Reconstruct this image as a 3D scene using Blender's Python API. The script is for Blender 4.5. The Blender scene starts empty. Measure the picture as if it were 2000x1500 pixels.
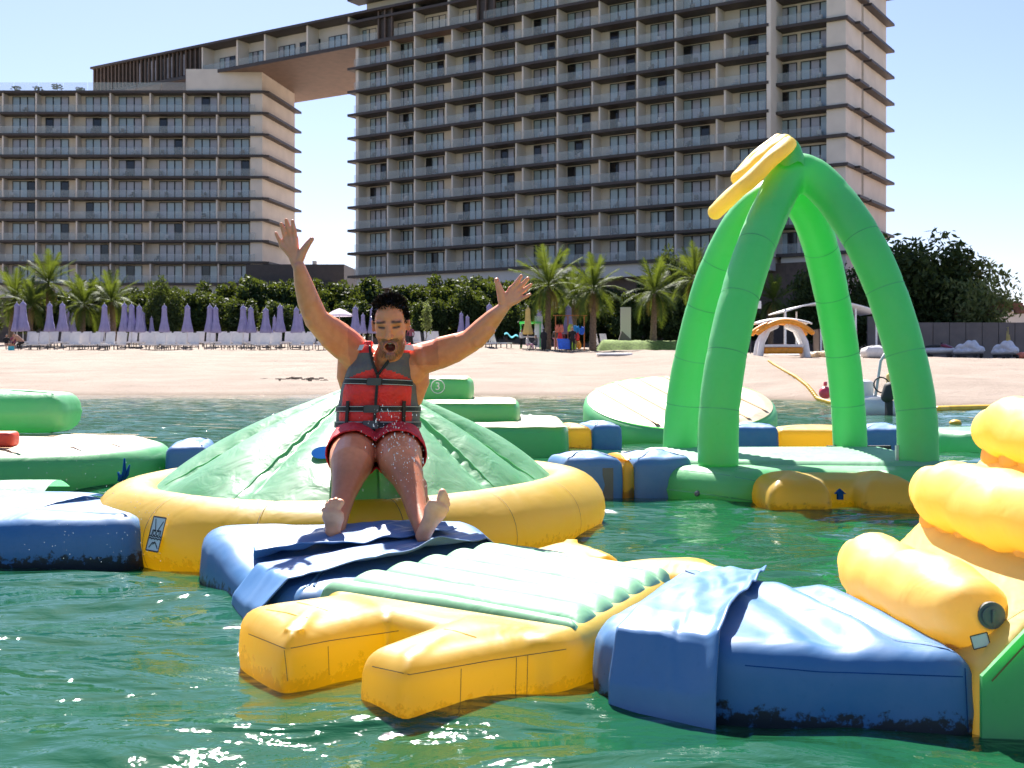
import bpy, bmesh, math, random
import numpy as np
from mathutils import Vector, Matrix
random.seed(7); RNG = np.random.default_rng(7)
R = math.radians
SC = bpy.context.scene
COL = SC.collection
# ---------------------------------------------------------------- camera, sky, sun, exposure
F, H, HOR = 2320.0, 0.84, 720.0          # focal length in photo pixels, eye height over the water, horizon row
cam_d = bpy.data.cameras.new('camera'); cam = bpy.data.objects.new('camera', cam_d); COL.objects.link(cam)
cam.location = (0, 0, H); cam.rotation_euler = (R(90), 0, 0)
cam_d.sensor_width = 36; cam_d.lens = 36 * F / 2000; cam_d.shift_y = -30 / 2000
cam_d.clip_start = 0.05; cam_d.clip_end = 3000
cam_d.dof.use_dof = True; cam_d.dof.focus_distance = 5.2; cam_d.dof.aperture_fstop = 14
SC.camera = cam
SUN_EL, SUN_AZ = 50.0, -10.0              # azimuth measured from +Y (view direction), negative = left
world = bpy.data.worlds.new('World'); SC.world = world; world.use_nodes = True
wn, wl = world.node_tree.nodes, world.node_tree.links
wn.clear()
sky = wn.new('ShaderNodeTexSky'); sky.sky_type = 'NISHITA'; sky.sun_disc = False
sky.sun_elevation = R(SUN_EL); sky.sun_rotation = R(SUN_AZ)
sky.air_density = 1.0; sky.dust_density = 0.5; sky.ozone_density = 4.0; sky.altitude = 0
bg = wn.new('ShaderNodeBackground'); bg.inputs['Strength'].default_value = 0.05
wo = wn.new('ShaderNodeOutputWorld')
tint = wn.new('ShaderNodeMix'); tint.data_type = 'RGBA'; tint.blend_type = 'MULTIPLY'; tint.inputs[0].default_value = 1.0; tint.inputs[7].default_value = (1.0, .89, .97, 1)   # sky colour tint: a little less green
wl.new(sky.outputs[0], tint.inputs[6]); wl.new(tint.outputs[2], bg.inputs[0]); wl.new(bg.outputs[0], wo.inputs[0])
sun_d = bpy.data.lights.new('sun', 'SUN'); sun_d.energy = 4.0; sun_d.angle = R(0.6); sun_d.color = (1, 0.945, 0.89)
sun = bpy.data.objects.new('sun', sun_d); COL.objects.link(sun)
el, az = R(SUN_EL), R(SUN_AZ)
SUNV = Vector((math.sin(az) * math.cos(el), math.cos(az) * math.cos(el), math.sin(el)))
sun.rotation_euler = SUNV.to_track_quat('Z', 'Y').to_euler()
SC.view_settings.view_transform = 'Standard'; SC.view_settings.look = 'None'
SC.view_settings.exposure = 1.9; SC.view_settings.gamma = 1.0
SC.render.engine = 'CYCLES'
cy = SC.cycles
cy.use_denoising = True
try: cy.denoiser = 'OPENIMAGEDENOISE'
except Exception: pass
cy.max_bounces = 8; cy.diffuse_bounces = 5; cy.glossy_bounces = 3; cy.transmission_bounces = 5; cy.transparent_max_bounces = 12
cy.sample_clamp_indirect = 6.0; cy.caustics_reflective = False; cy.caustics_refractive = False

# ---------------------------------------------------------------- helpers
def P(px, py, D):                        # photo pixel at a distance -> world point
    return Vector(((px - 1000) / F * D, D, H - (py - HOR) / F * D))
def G(px, py, z=0.0):                    # photo pixel on the level z -> world point
    D = (H - z) * F / (py - HOR)
    return Vector(((px - 1000) / F * D, D, z))
def smooth01(t):
    t = max(0.0, min(1.0, t)); return t * t * (3 - 2 * t)
PROF_D = [-60, 0, 2, 5, 12, 20, 30, 46, 60, 80, 110, 400]
PROF_Z = [-2.2, 0, .16, .35, .62, .9, 1.3, 2.1, 2.7, 3.4, 3.6, 3.8]
KX = [-200, 0, 17, 40, 200]; KK = [1, 1, .67, .52, .5]
SX = [-300, 4, 7, 9.5, 13, 300]; SY = [38, 38, 34, 27, 24, 22]
def ground_z(x, y):
    ys = np.interp(x, SX, SY); d = np.asarray(y) - ys
    return np.interp(d, PROF_D, PROF_Z) * np.interp(x, KX, KK)
def B(px, py):                           # photo pixel on the beach -> world point
    for D in np.arange(24, 160, .25):
        x = (px - 1000) / F * D
        z = float(ground_z(x, D))
        if HOR + (H - z) * F / D <= py: break
    return Vector((x, D, z))
def BD(px, D):                           # beach point under a pixel column at a distance
    x = (px - 1000) / F * D
    return Vector((x, D, float(ground_z(x, D))))

def setp(o, label=None, cat=None, group=None, kind=None):
    if label: o['label'] = label
    if cat: o['category'] = cat
    if group: o['group'] = group
    if kind: o['kind'] = kind
    return o
def thing(name, label, cat, loc=(0, 0, 0), rz=0.0, group=None):
    o = bpy.data.objects.new(name, None); COL.objects.link(o); o.empty_display_size = .1
    o.location = loc; o.rotation_euler = (0, 0, rz)
    return setp(o, label, cat, group)
def root_of(o):
    while o.parent: o = o.parent
    return o
def mesh_from(verts, faces, name='m', smooth=True, mats=None, fm=None):
    me = bpy.data.meshes.new(name); me.from_pydata([tuple(v) for v in verts], [], [tuple(int(i) for i in f) for f in faces])
    if smooth: me.polygons.foreach_set('use_smooth', [True] * len(me.polygons))
    for m in (mats or []): me.materials.append(m)
    if fm is not None: me.polygons.foreach_set('material_index', list(fm))
    me.update(); return me
def obj(name, me, parent=None, mat=None, loc=None, rot=None, scale=None, world_coords=False):
    """link a mesh as one object; world_coords: its vertices are in world space and are shifted to the thing's base"""
    o = bpy.data.objects.new(name, me); COL.objects.link(o)
    if mat is not None:
        if len(me.materials) == 0: me.materials.append(mat)
    if parent is not None:
        o.parent = parent
        if world_coords:
            r = root_of(parent); me.transform(Matrix.Translation(-Vector(r.location)))
    if loc is not None: o.location = loc
    if rot is not None: o.rotation_euler = rot
    if scale is not None: o.scale = scale
    return o
def solo(name, me, mat, label, cat, group=None, base=None):
    """a thing that is one mesh, its vertices given in world space; the origin goes to its base"""
    co = np.empty(len(me.vertices) * 3); me.vertices.foreach_get('co', co); co = co.reshape(-1, 3)
    c = Vector(((co[:, 0].min() + co[:, 0].max()) / 2, (co[:, 1].min() + co[:, 1].max()) / 2, co[:, 2].min())) if base is None else Vector(base)
    me.transform(Matrix.Translation(-c))
    o = obj(name, me, None, mat); o.location = c
    return setp(o, label, cat, group)
def copy_tree(o, parent=None):
    c = o.copy(); COL.objects.link(c)
    if parent is not None: c.parent = parent
    for ch in list(o.children): copy_tree(ch, c)
    return c

class MB:                                 # collects shapes into one mesh
    def __init__(s): s.v = []; s.f = []; s.m = []
    def add(s, verts, faces, mi=0):
        o = len(s.v); s.v.extend(tuple(v) for v in verts); s.f.extend(tuple(i + o for i in f) for f in faces); s.m.extend([mi] * len(faces)); return s
    def box(s, c, size, rz=0.0, mi=0, M=None):
        hx, hy, hz = [q / 2 for q in size]
        vs = [Vector((x, y, z)) for z in (-hz, hz) for (x, y) in ((-hx, -hy), (hx, -hy), (hx, hy), (-hx, hy))]
        M = M or Matrix.Rotation(rz, 4, 'Z')
        vs = [(M @ v) + Vector(c) for v in vs]
        return s.add(vs, [(3, 2, 1, 0), (4, 5, 6, 7), (0, 1, 5, 4), (1, 2, 6, 5), (2, 3, 7, 6), (3, 0, 4, 7)], mi)
    def b2(s, x0, x1, y0, y1, z0, z1, mi=0):
        return s.box(((x0 + x1) / 2, (y0 + y1) / 2, (z0 + z1) / 2), (x1 - x0, y1 - y0, z1 - z0), 0, mi)
    def tube(s, pts, rad, n=12, mi=0, closed=False, cap=True, flat=(1, 1), up=None):
        pts = [Vector(p) for p in pts]; k = len(pts)
        rad = [rad] * k if not hasattr(rad, '__len__') else list(rad)
        vs = []; prev = None
        for i, p in enumerate(pts):
            a = pts[(i - 1) % k] if (closed or i) else p
            b = pts[(i + 1) % k] if (closed or i < k - 1) else p
            t = (b - a).normalized() if (b - a).length > 1e-9 else Vector((0, 0, 1))
            if prev is None:
                u = Vector(up) if up is not None else (Vector((0, 0, 1)) if abs(t.z) < .9 else Vector((0, 1, 0)))
            else: u = prev
            if up is not None: u = Vector(up)
            sd = t.cross(u)
            if sd.length < 1e-6: sd = t.cross(Vector((1, 0, 0)))
            sd.normalize(); u = sd.cross(t).normalized(); prev = u
            r = rad[i]; ra, rb = (r if hasattr(r, '__len__') else (r * flat[0], r * flat[1]))
            for j in range(n):
                an = 2 * math.pi * j / n
                vs.append(p + sd * (math.cos(an) * ra) + u * (math.sin(an) * rb))
        fs = []
        for i in range(k if closed else k - 1):
            for j in range(n):
                a = i * n + j; b = i * n + (j + 1) % n; c = ((i + 1) % k) * n + (j + 1) % n; d = ((i + 1) % k) * n + j
                fs.append((a, b, c, d))
        if not closed and cap:
            fs.append(tuple(range(n))[::-1]); fs.append(tuple((k - 1) * n + j for j in range(n)))
        return s.add(vs, fs, mi)
    def capsule(s, pts, rad, n=12, mi=0, up=None):      # tube with round ends
        pts = [Vector(p) for p in pts]; rad = [rad] * len(pts) if not hasattr(rad, '__len__') else list(rad)
        def rr(r): return r if hasattr(r, '__len__') else (r, r)
        P_, R_ = [], []
        t0 = (pts[0] - pts[1]).normalized(); r0 = rr(rad[0]); e0 = min(r0)
        for a in (85, 60, 35, 15): P_.append(pts[0] + t0 * e0 * math.sin(R(a))); R_.append((r0[0] * math.cos(R(a)), r0[1] * math.cos(R(a))))
        P_ += pts; R_ += [rr(r) for r in rad]
        t1 = (pts[-1] - pts[-2]).normalized(); r1 = rr(rad[-1]); e1 = min(r1)
        for a in (15, 35, 60, 85): P_.append(pts[-1] + t1 * e1 * math.sin(R(a))); R_.append((r1[0] * math.cos(R(a)), r1[1] * math.cos(R(a))))
        return s.tube(P_, R_, n, mi, up=up)
    def ball(s, c, r, M=None, nu=16, nv=10, mi=0):
        r = r if hasattr(r, '__len__') else (r, r, r); M = M or Matrix.Identity(3)
        vs = [Vector(c) + M @ Vector((0, 0, -r[2]))]
        for i in range(1, nv):
            a = -math.pi / 2 + math.pi * i / nv
            for j in range(nu):
                b = 2 * math.pi * j / nu
                vs.append(Vector(c) + M @ Vector((r[0] * math.cos(a) * math.cos(b), r[1] * math.cos(a) * math.sin(b), r[2] * math.sin(a))))
        vs.append(Vector(c) + M @ Vector((0, 0, r[2])))
        fs = [(0, 1 + (j + 1) % nu, 1 + j) for j in range(nu)]
        for i in range(nv - 2):
            for j in range(nu):
                a = 1 + i * nu + j; b = 1 + i * nu + (j + 1) % nu; fs.append((a, b, b + nu, a + nu))
        L = len(vs) - 1; q = 1 + (nv - 2) * nu
        fs += [(q + j, q + (j + 1) % nu, L) for j in range(nu)]
        return s.add(vs, fs, mi)
    def prism(s, poly, z0, z1, mi=0):
        n = len(poly); vs = [(p[0], p[1], z0) for p in poly] + [(p[0], p[1], z1) for p in poly]
        fs = [tuple(range(n))[::-1], tuple(range(n, 2 * n))] + [(i, (i + 1) % n, (i + 1) % n + n, i + n) for i in range(n)]
        return s.add(vs, fs, mi)
    def mesh(s, name='m', smooth=False, mats=None): return mesh_from(s.v, s.f, name, smooth, mats, s.m if mats else None)

def chaikin(p, it=2, closed=True):
    p = [np.array(q, float) for q in p]
    for _ in range(it):
        q = []
        n = len(p)
        for i in range(n if closed else n - 1):
            a, b = p[i], p[(i + 1) % n]; q += [a * .75 + b * .25, a * .25 + b * .75]
        if not closed: q = [p[0]] + q + [p[-1]]
        p = q
    return p
def resample(p, n, closed=True):
    p = np.array(p, float); q = np.vstack([p, p[:1]]) if closed else p
    L = np.r_[0, np.cumsum(np.linalg.norm(np.diff(q, axis=0), axis=1))]
    t = np.linspace(0, L[-1], n + 1 if closed else n)
    if closed: t = t[:-1]
    return np.stack([np.interp(t, L, q[:, k]) for k in range(q.shape[1])], 1)
def catmull(pts, per=8, closed=False):
    p = [np.array(q, float) for q in pts]; n = len(p); out = []
    for i in range(n if closed else n - 1):
        if closed: a, b, c, d = p[i - 1], p[i], p[(i + 1) % n], p[(i + 2) % n]
        else: a, b, c, d = p[max(i - 1, 0)], p[i], p[i + 1], p[min(i + 2, n - 1)]
        for k in range(per):
            t = k / per
            out.append(.5 * ((2 * b) + (c - a) * t + (2 * a - 5 * b + 4 * c - d) * t * t + (3 * b - 3 * c + d - a) * t ** 3))
    if not closed: out.append(p[-1])
    return out
def noise2(x, y, seed=0, oct=3, f=1.0):
    """smooth value noise, vectorised"""
    x = np.asarray(x, float); y = np.asarray(y, float); tot = 0; amp = 1; s = 0
    for o in range(oct):
        xi = np.floor(x * f).astype(np.int64); yi = np.floor(y * f).astype(np.int64)
        xf = x * f - xi; yf = y * f - yi
        def h(a, b):
            n = (a * 374761393 + b * 668265263 + (seed + o * 17) * 974634777) & 0xffffffff
            n = ((n ^ (n >> 13)) * 1274126177) & 0xffffffff
            return ((n ^ (n >> 16)) & 0xffff) / 65535.0
        u = xf * xf * (3 - 2 * xf); v = yf * yf * (3 - 2 * yf)
        tot = tot + amp * ((h(xi, yi) * (1 - u) + h(xi + 1, yi) * u) * (1 - v) + (h(xi, yi + 1) * (1 - u) + h(xi + 1, yi + 1) * u) * v)
        s += amp; amp *= .5; f *= 2.03
    return tot / s * 2 - 1
def puff(outline, z0, z1, r, bulge=.02, n=160, inner=14, wr=0.0, wseed=1, wf=6.0, squash=1.0, bot_bulge=0.0):
    """inflated slab: outline with rounded edges, swelling top; returns verts, faces, ring index of the top crease"""
    o = resample(chaikin(outline, 2), n); c = o.mean(0)
    tg = np.roll(o, -1, 0) - np.roll(o, 1, 0); tg /= np.linalg.norm(tg, axis=1)[:, None] + 1e-9
    nrm = np.stack([tg[:, 1], -tg[:, 0]], 1)
    area = .5 * np.sum(o[:, 0] * np.roll(o[:, 1], -1) - np.roll(o[:, 0], -1) * o[:, 1])
    if area < 0: nrm = -nrm
    rings = []
    hz = (z1 - z0) / 2; rz = min(r * squash, hz)
    for a in (-90, -65, -40, -20, 0): rings.append((r * (1 - math.cos(R(a))), z0 + rz * (1 + math.sin(R(a)))))
    rings.append((-.25 * r * .3, (z0 + z1) / 2))
    for a in (0, 15, 30, 45, 60, 75, 90): rings.append((r * (1 - math.cos(R(a))), z1 - rz * (1 - math.sin(R(a)))))
    V = []
    for ins, z in rings: V.append(np.c_[o - nrm * ins, np.full(n, z)])
    last = o - nrm * r
    for k in range(1, inner + 1):
        s = 1 - k / inner; q = c + (last - c) * max(s, .004)
        V.append(np.c_[q, np.full(n, z1 + bulge * (1 - s ** 2.2))])
    b0 = o - nrm * r; Bv = []
    V = np.vstack(V)
    if wr:
        top = V[:, 2] > z1 - r * .6
        w = noise2(V[:, 0], V[:, 1], wseed, 3, wf)
        V[top, 2] += wr * w[top]
    k = len(V) // n; fs = []
    for i in range(k - 1):
        for j in range(n):
            fs.append((i * n + j, i * n + (j + 1) % n, (i + 1) * n + (j + 1) % n, (i + 1) * n + j))
    if area < 0: fs = [f[::-1] for f in fs]
    cap = tuple(range(n)); capt = tuple((k - 1) * n + j for j in range(n))
    fs.append(cap[::-1] if area > 0 else cap); fs.append(capt if area > 0 else capt[::-1])
    return V, fs
def rot2(p, c, a):
    p = np.array(p, float) - c; ca, sa = math.cos(a), math.sin(a)
    return np.stack([p[:, 0] * ca - p[:, 1] * sa, p[:, 0] * sa + p[:, 1] * ca], 1) + c
def rbox_mesh(cx, cy, sx, sy, z0, z1, r, rz=0.0, n=80, bulge=.015, **k):
    q = np.array([(-sx / 2, -sy / 2), (sx / 2, -sy / 2), (sx / 2, sy / 2), (-sx / 2, sy / 2)], float)
    e = []
    for i in range(4):
        a, b = q[i], q[(i + 1) % 4]
        for t in (.06, .5, .94): e.append(a + (b - a) * t)
    o = rot2(np.array(e), np.zeros(2), rz) + np.array([cx, cy])
    return puff(o, z0, z1, r, bulge, n, **k)
def patch(quad, nu, nv, fz, z=None):
    """grid over a bilinear quad (4 points, z included); fz(u,v,x,y) is added to z"""
    q = np.array([tuple(a) for a in quad], float); u = np.linspace(0, 1, nu); v = np.linspace(0, 1, nv)
    U, W = np.meshgrid(u, v, indexing='ij')
    Q = (q[0] * ((1 - U) * (1 - W))[..., None] + q[1] * (U * (1 - W))[..., None] + q[2] * (U * W)[..., None] + q[3] * ((1 - U) * W)[..., None])
    Q[..., 2] += fz(U, W, Q[..., 0], Q[..., 1])
    fs = []
    for i in range(nu - 1):
        for j in range(nv - 1):
            a = i * nv + j; fs.append((a, a + nv, a + nv + 1, a + 1))
    return Q.reshape(-1, 3), fs
def remesh(mb, voxel, it=4, fac=.5):
    me = mb.mesh() if isinstance(mb, MB) else mb
    o = bpy.data.objects.new('tmp', me); COL.objects.link(o)
    m = o.modifiers.new('r', 'REMESH'); m.mode = 'VOXEL'; m.voxel_size = voxel
    if it:
        s = o.modifiers.new('s', 'SMOOTH'); s.factor = fac; s.iterations = it
    dg = bpy.context.evaluated_depsgraph_get(); dg.update()
    out = bpy.data.meshes.new_from_object(o.evaluated_get(dg))
    bpy.data.objects.remove(o); bpy.data.meshes.remove(me)
    out.polygons.foreach_set('use_smooth', [True] * len(out.polygons))
    return out
def coords(me):
    a = np.empty(len(me.vertices) * 3); me.vertices.foreach_get('co', a); return a.reshape(-1, 3)
def set_coords(me, a):
    me.vertices.foreach_set('co', np.asarray(a, float).ravel()); me.update()
def face_centres(me):
    a = np.empty(len(me.polygons) * 3); me.polygons.foreach_get('center', a); return a.reshape(-1, 3)
def text_mesh(txt, size, M, extrude=.001):
    c = bpy.data.curves.new('t', 'FONT'); c.body = txt; c.size = size; c.extrude = extrude; c.align_x = 'CENTER'; c.align_y = 'CENTER'
    o = bpy.data.objects.new('t', c); COL.objects.link(o)
    dg = bpy.context.evaluated_depsgraph_get(); dg.update()
    me = bpy.data.meshes.new_from_object(o.evaluated_get(dg)); bpy.data.objects.remove(o); me.transform(M); me.materials.clear()
    return me
ORD = ('first second third fourth fifth sixth seventh eighth ninth tenth eleventh twelfth thirteenth fourteenth fifteenth sixteenth seventeenth '
       'eighteenth nineteenth twentieth').split()
def ordw(i):
    if i < 20: return ORD[i]
    t = ['', '', 'twenty', 'thirty', 'forty', 'fifty'][(i + 1) // 10]
    return (t + '-' + ORD[(i + 1) % 10 - 1]) if (i + 1) % 10 else {30: 'thirtieth', 40: 'fortieth', 50: 'fiftieth'}[i + 1]
# ---------------------------------------------------------------- materials (all node based)
def node_mat(name):
    m = bpy.data.materials.new(name); m.use_nodes = True
    nt = m.node_tree; nt.nodes.clear(); out = nt.nodes.new('ShaderNodeOutputMaterial')
    return m, nt, out
def N(nt, t, **k):
    n = nt.nodes.new(t)
    for a, b in k.items():
        if a in n.inputs: n.inputs[a].default_value = b
        else: setattr(n, a, b)
    return n
def col4(c): return (c[0], c[1], c[2], 1)
def ramp(nt, fac, stops):
    r = nt.nodes.new('ShaderNodeValToRGB'); e = r.color_ramp.elements
    while len(e) < len(stops): e.new(.5)
    for x, (p, c) in zip(e, stops): x.position = p; x.color = col4(c) if hasattr(c, '__len__') else (c, c, c, 1)
    nt.links.new(fac, r.inputs[0]); return r
def mixc(nt, fac, a, b, mode='MIX'):
    m = nt.nodes.new('ShaderNodeMix'); m.data_type = 'RGBA'; m.blend_type = mode
    if hasattr(fac, 'links'): nt.links.new(fac, m.inputs[0])
    else: m.inputs[0].default_value = fac
    for i, x in ((6, a), (7, b)):
        if hasattr(x, 'links'): nt.links.new(x, m.inputs[i])
        else: m.inputs[i].default_value = col4(x)
    return m.outputs[2]
def simple(name, color, rough=.6, var=.18, scale=6.0, bump=.0, bscale=40.0, metal=0.0, spec=.5, coat=0.0, trans=0.0, sss=0.0):
    m, nt, out = node_mat(name); L = nt.links
    geo = N(nt, 'ShaderNodeTexCoord'); no = N(nt, 'ShaderNodeTexNoise', Scale=scale, Detail=4.0)
    L.new(geo.outputs['Object'], no.inputs['Vector'])
    r = ramp(nt, no.outputs['Fac'], [(.3, [c * (1 - var) for c in color]), (.7, [min(1, c * (1 + var)) for c in color])])
    p = N(nt, 'ShaderNodeBsdfPrincipled', Roughness=rough, Metallic=metal)
    p.inputs['Specular IOR Level'].default_value = spec; p.inputs['Coat Weight'].default_value = coat
    L.new(r.outputs[0], p.inputs['Base Color'])
    if bump:
        nb = N(nt, 'ShaderNodeTexNoise', Scale=bscale, Detail=3.0); L.new(geo.outputs['Object'], nb.inputs['Vector'])
        b = N(nt, 'ShaderNodeBump', Strength=bump, Distance=.02); L.new(nb.outputs['Fac'], b.inputs['Height']); L.new(b.outputs[0], p.inputs['Normal'])
    sh = p.outputs[0]
    if trans:
        t = N(nt, 'ShaderNodeBsdfTranslucent'); L.new(r.outputs[0], t.inputs['Color'])
        mx = N(nt, 'ShaderNodeMixShader'); mx.inputs[0].default_value = trans; L.new(sh, mx.inputs[1]); L.new(t.outputs[0], mx.inputs[2]); sh = mx.outputs[0]
    L.new(sh, out.inputs[0]); return m
def pvc(name, color, trans=.25, rough=.32, tcol=None, grime=False, wrinkle=.25, wscale=5.0, spec=.5):
    """sun-worn vinyl: slight bleaching, welded-sheet ripple, light passing through the skin, algae near the waterline"""
    m, nt, out = node_mat(name); L = nt.links
    geo = N(nt, 'ShaderNodeNewGeometry')
    no = N(nt, 'ShaderNodeTexNoise', Scale=2.2, Detail=5.0, Roughness=.65); L.new(geo.outputs['Position'], no.inputs['Vector'])
    pale = [min(1, c * .85 + .1) for c in color]
    cr = ramp(nt, no.outputs['Fac'], [(.35, color), (.8, pale)]).outputs[0]
    sp = N(nt, 'ShaderNodeTexNoise', Scale=55.0, Detail=4.0); L.new(geo.outputs['Position'], sp.inputs['Vector'])
    scuff = ramp(nt, sp.outputs['Fac'], [(.62, 0.0), (.75, .25)])
    cr = mixc(nt, scuff.outputs[0], cr, [c * .75 for c in color])
    if grime:
        sx = N(nt, 'ShaderNodeSeparateXYZ'); L.new(geo.outputs['Position'], sx.inputs[0])
        hz = ramp(nt, N(nt, 'ShaderNodeMath', operation='MULTIPLY').outputs[0], [(0, 1.0), (1, 0.0)])
        mm = hz.inputs[0].links[0].from_node; L.new(sx.outputs[2], mm.inputs[0]); mm.inputs[1].default_value = 9.0
        gn = N(nt, 'ShaderNodeTexNoise', Scale=26.0, Detail=6.0, Roughness=.7); L.new(geo.outputs['Position'], gn.inputs['Vector'])
        su = N(nt, 'ShaderNodeMath', operation='MULTIPLY_ADD'); L.new(hz.outputs[0], su.inputs[0]); su.inputs[1].default_value = .55; L.new(gn.outputs['Fac'], su.inputs[2])
        gm = ramp(nt, su.outputs[0], [(.86, 0.0), (.95, .92)])
        cr = mixc(nt, gm.outputs[0], cr, (.02, .017, .008))
    dn = N(nt, 'ShaderNodeTexNoise', Scale=7.0, Detail=7.0, Roughness=.75, Distortion=1.2); L.new(geo.outputs['Position'], dn.inputs['Vector'])
    cr = mixc(nt, ramp(nt, dn.outputs['Fac'], [(.56, 0.0), (.74, .22)]).outputs[0], cr, [c * .62 + .02 for c in color])
    p = N(nt, 'ShaderNodeBsdfPrincipled', Roughness=rough); L.new(cr, p.inputs['Base Color'])
    p.inputs['Specular IOR Level'].default_value = spec
    rr = ramp(nt, no.outputs['Fac'], [(.3, rough * .85), (.75, rough * 1.3)]); L.new(rr.outputs[0], p.inputs['Roughness'])
    wv = N(nt, 'ShaderNodeTexNoise', Scale=wscale, Detail=3.0, Distortion=.6); L.new(geo.outputs['Position'], wv.inputs['Vector'])
    b = N(nt, 'ShaderNodeBump', Strength=wrinkle, Distance=.03); L.new(wv.outputs['Fac'], b.inputs['Height'])
    f2 = N(nt, 'ShaderNodeTexNoise', Scale=160.0, Detail=2.0); L.new(geo.outputs['Position'], f2.inputs['Vector'])
    b2 = N(nt, 'ShaderNodeBump', Strength=.05, Distance=.002); L.new(f2.outputs['Fac'], b2.inputs['Height']); L.new(b.outputs[0], b2.inputs['Normal'])
    L.new(b2.outputs[0], p.inputs['Normal'])
    t = N(nt, 'ShaderNodeBsdfTranslucent')
    if tcol: t.inputs['Color'].default_value = col4([c * trans for c in tcol])
    else: L.new(mixc(nt, 1.0, cr, (trans,) * 3, 'MULTIPLY'), t.inputs['Color'])
    L.new(mixc(nt, 1.0, cr, (1 - trans,) * 3, 'MULTIPLY'), p.inputs['Base Color'])
    mx = N(nt, 'ShaderNodeAddShader')
    L.new(p.outputs[0], mx.inputs[0]); L.new(t.outputs[0], mx.inputs[1]); L.new(mx.outputs[0], out.inputs[0]); return m
def sand_mat():
    m, nt, out = node_mat('sand'); L = nt.links
    geo = N(nt, 'ShaderNodeNewGeometry')
    n1 = N(nt, 'ShaderNodeTexNoise', Scale=.35, Detail=6.0, Roughness=.6); L.new(geo.outputs['Position'], n1.inputs['Vector'])
    c = ramp(nt, n1.outputs['Fac'], [(.3, (.245, .195, .155)), (.55, (.30, .242, .195)), (.75, (.335, .275, .225))]).outputs[0]
    n2 = N(nt, 'ShaderNodeTexNoise', Scale=3.0, Detail=6.0, Roughness=.7); L.new(geo.outputs['Position'], n2.inputs['Vector'])
    c = mixc(nt, ramp(nt, n2.outputs['Fac'], [(.62, 0.0), (.72, .3)]).outputs[0], c, (.175, .13, .095))
    sx = N(nt, 'ShaderNodeSeparateXYZ'); L.new(geo.outputs['Position'], sx.inputs[0])
    wet = ramp(nt, sx.outputs[2], [(.0, 1.0), (.1, .0)]); c = mixc(nt, wet.outputs[0], c, (.18, .135, .098))
    p = N(nt, 'ShaderNodeBsdfPrincipled', Roughness=.9); L.new(c, p.inputs['Base Color']); p.inputs['Specular IOR Level'].default_value = .2
    n3 = N(nt, 'ShaderNodeTexNoise', Scale=1.6, Detail=8.0, Roughness=.75); L.new(geo.outputs['Position'], n3.inputs['Vector'])
    b = N(nt, 'ShaderNodeBump', Strength=.9, Distance=.2); L.new(n3.outputs['Fac'], b.inputs['Height']); L.new(b.outputs[0], p.inputs['Normal'])
    L.new(p.outputs[0], out.inputs[0]); return m
def water_mat():
    m, nt, out = node_mat('sea_water'); L = nt.links
    geo = N(nt, 'ShaderNodeNewGeometry')
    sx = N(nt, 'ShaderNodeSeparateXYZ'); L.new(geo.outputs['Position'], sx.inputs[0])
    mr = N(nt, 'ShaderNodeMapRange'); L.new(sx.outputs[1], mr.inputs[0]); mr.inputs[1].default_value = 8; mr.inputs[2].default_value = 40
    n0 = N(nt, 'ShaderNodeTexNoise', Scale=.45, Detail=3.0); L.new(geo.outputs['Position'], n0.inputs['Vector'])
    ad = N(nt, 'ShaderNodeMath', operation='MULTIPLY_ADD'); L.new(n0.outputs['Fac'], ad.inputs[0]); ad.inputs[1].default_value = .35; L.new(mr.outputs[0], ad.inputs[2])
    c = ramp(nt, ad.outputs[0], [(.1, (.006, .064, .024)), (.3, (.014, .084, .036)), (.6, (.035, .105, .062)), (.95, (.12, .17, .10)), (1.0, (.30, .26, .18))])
    p = N(nt, 'ShaderNodeBsdfPrincipled', Roughness=.04, IOR=1.45); L.new(c.outputs[0], p.inputs['Base Color'])
    p.inputs['Specular IOR Level'].default_value = .5
    mp = N(nt, 'ShaderNodeMapping'); mp.inputs['Scale'].default_value = (1.0, 1.9, 1.0); mp.inputs['Rotation'].default_value = (0, 0, R(12)); L.new(geo.outputs['Position'], mp.inputs[0])
    w1 = N(nt, 'ShaderNodeTexNoise', Scale=7.0, Detail=4.0, Roughness=.55, Distortion=.5); L.new(mp.outputs[0], w1.inputs['Vector'])
    w2 = N(nt, 'ShaderNodeTexNoise', Scale=1.7, Detail=3.0, Distortion=.3); L.new(mp.outputs[0], w2.inputs['Vector'])
    b1 = N(nt, 'ShaderNodeBump', Strength=.25, Distance=.04); L.new(w1.outputs['Fac'], b1.inputs['Height'])
    b2 = N(nt, 'ShaderNodeBump', Strength=.7, Distance=.14); L.new(w2.outputs['Fac'], b2.inputs['Height']); L.new(b1.outputs[0], b2.inputs['Normal'])
    L.new(b2.outputs[0], p.inputs['Normal']); L.new(p.outputs[0], out.inputs[0]); return m
def glassy(name, tint, op):
    m, nt, out = node_mat(name); L = nt.links
    p = N(nt, 'ShaderNodeBsdfPrincipled', Roughness=.12); p.inputs['Base Color'].default_value = col4(tint)
    t = N(nt, 'ShaderNodeBsdfTransparent'); mx = N(nt, 'ShaderNodeMixShader'); mx.inputs[0].default_value = op
    L.new(t.outputs[0], mx.inputs[1]); L.new(p.outputs[0], mx.inputs[2]); L.new(mx.outputs[0], out.inputs[0]); return m
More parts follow.
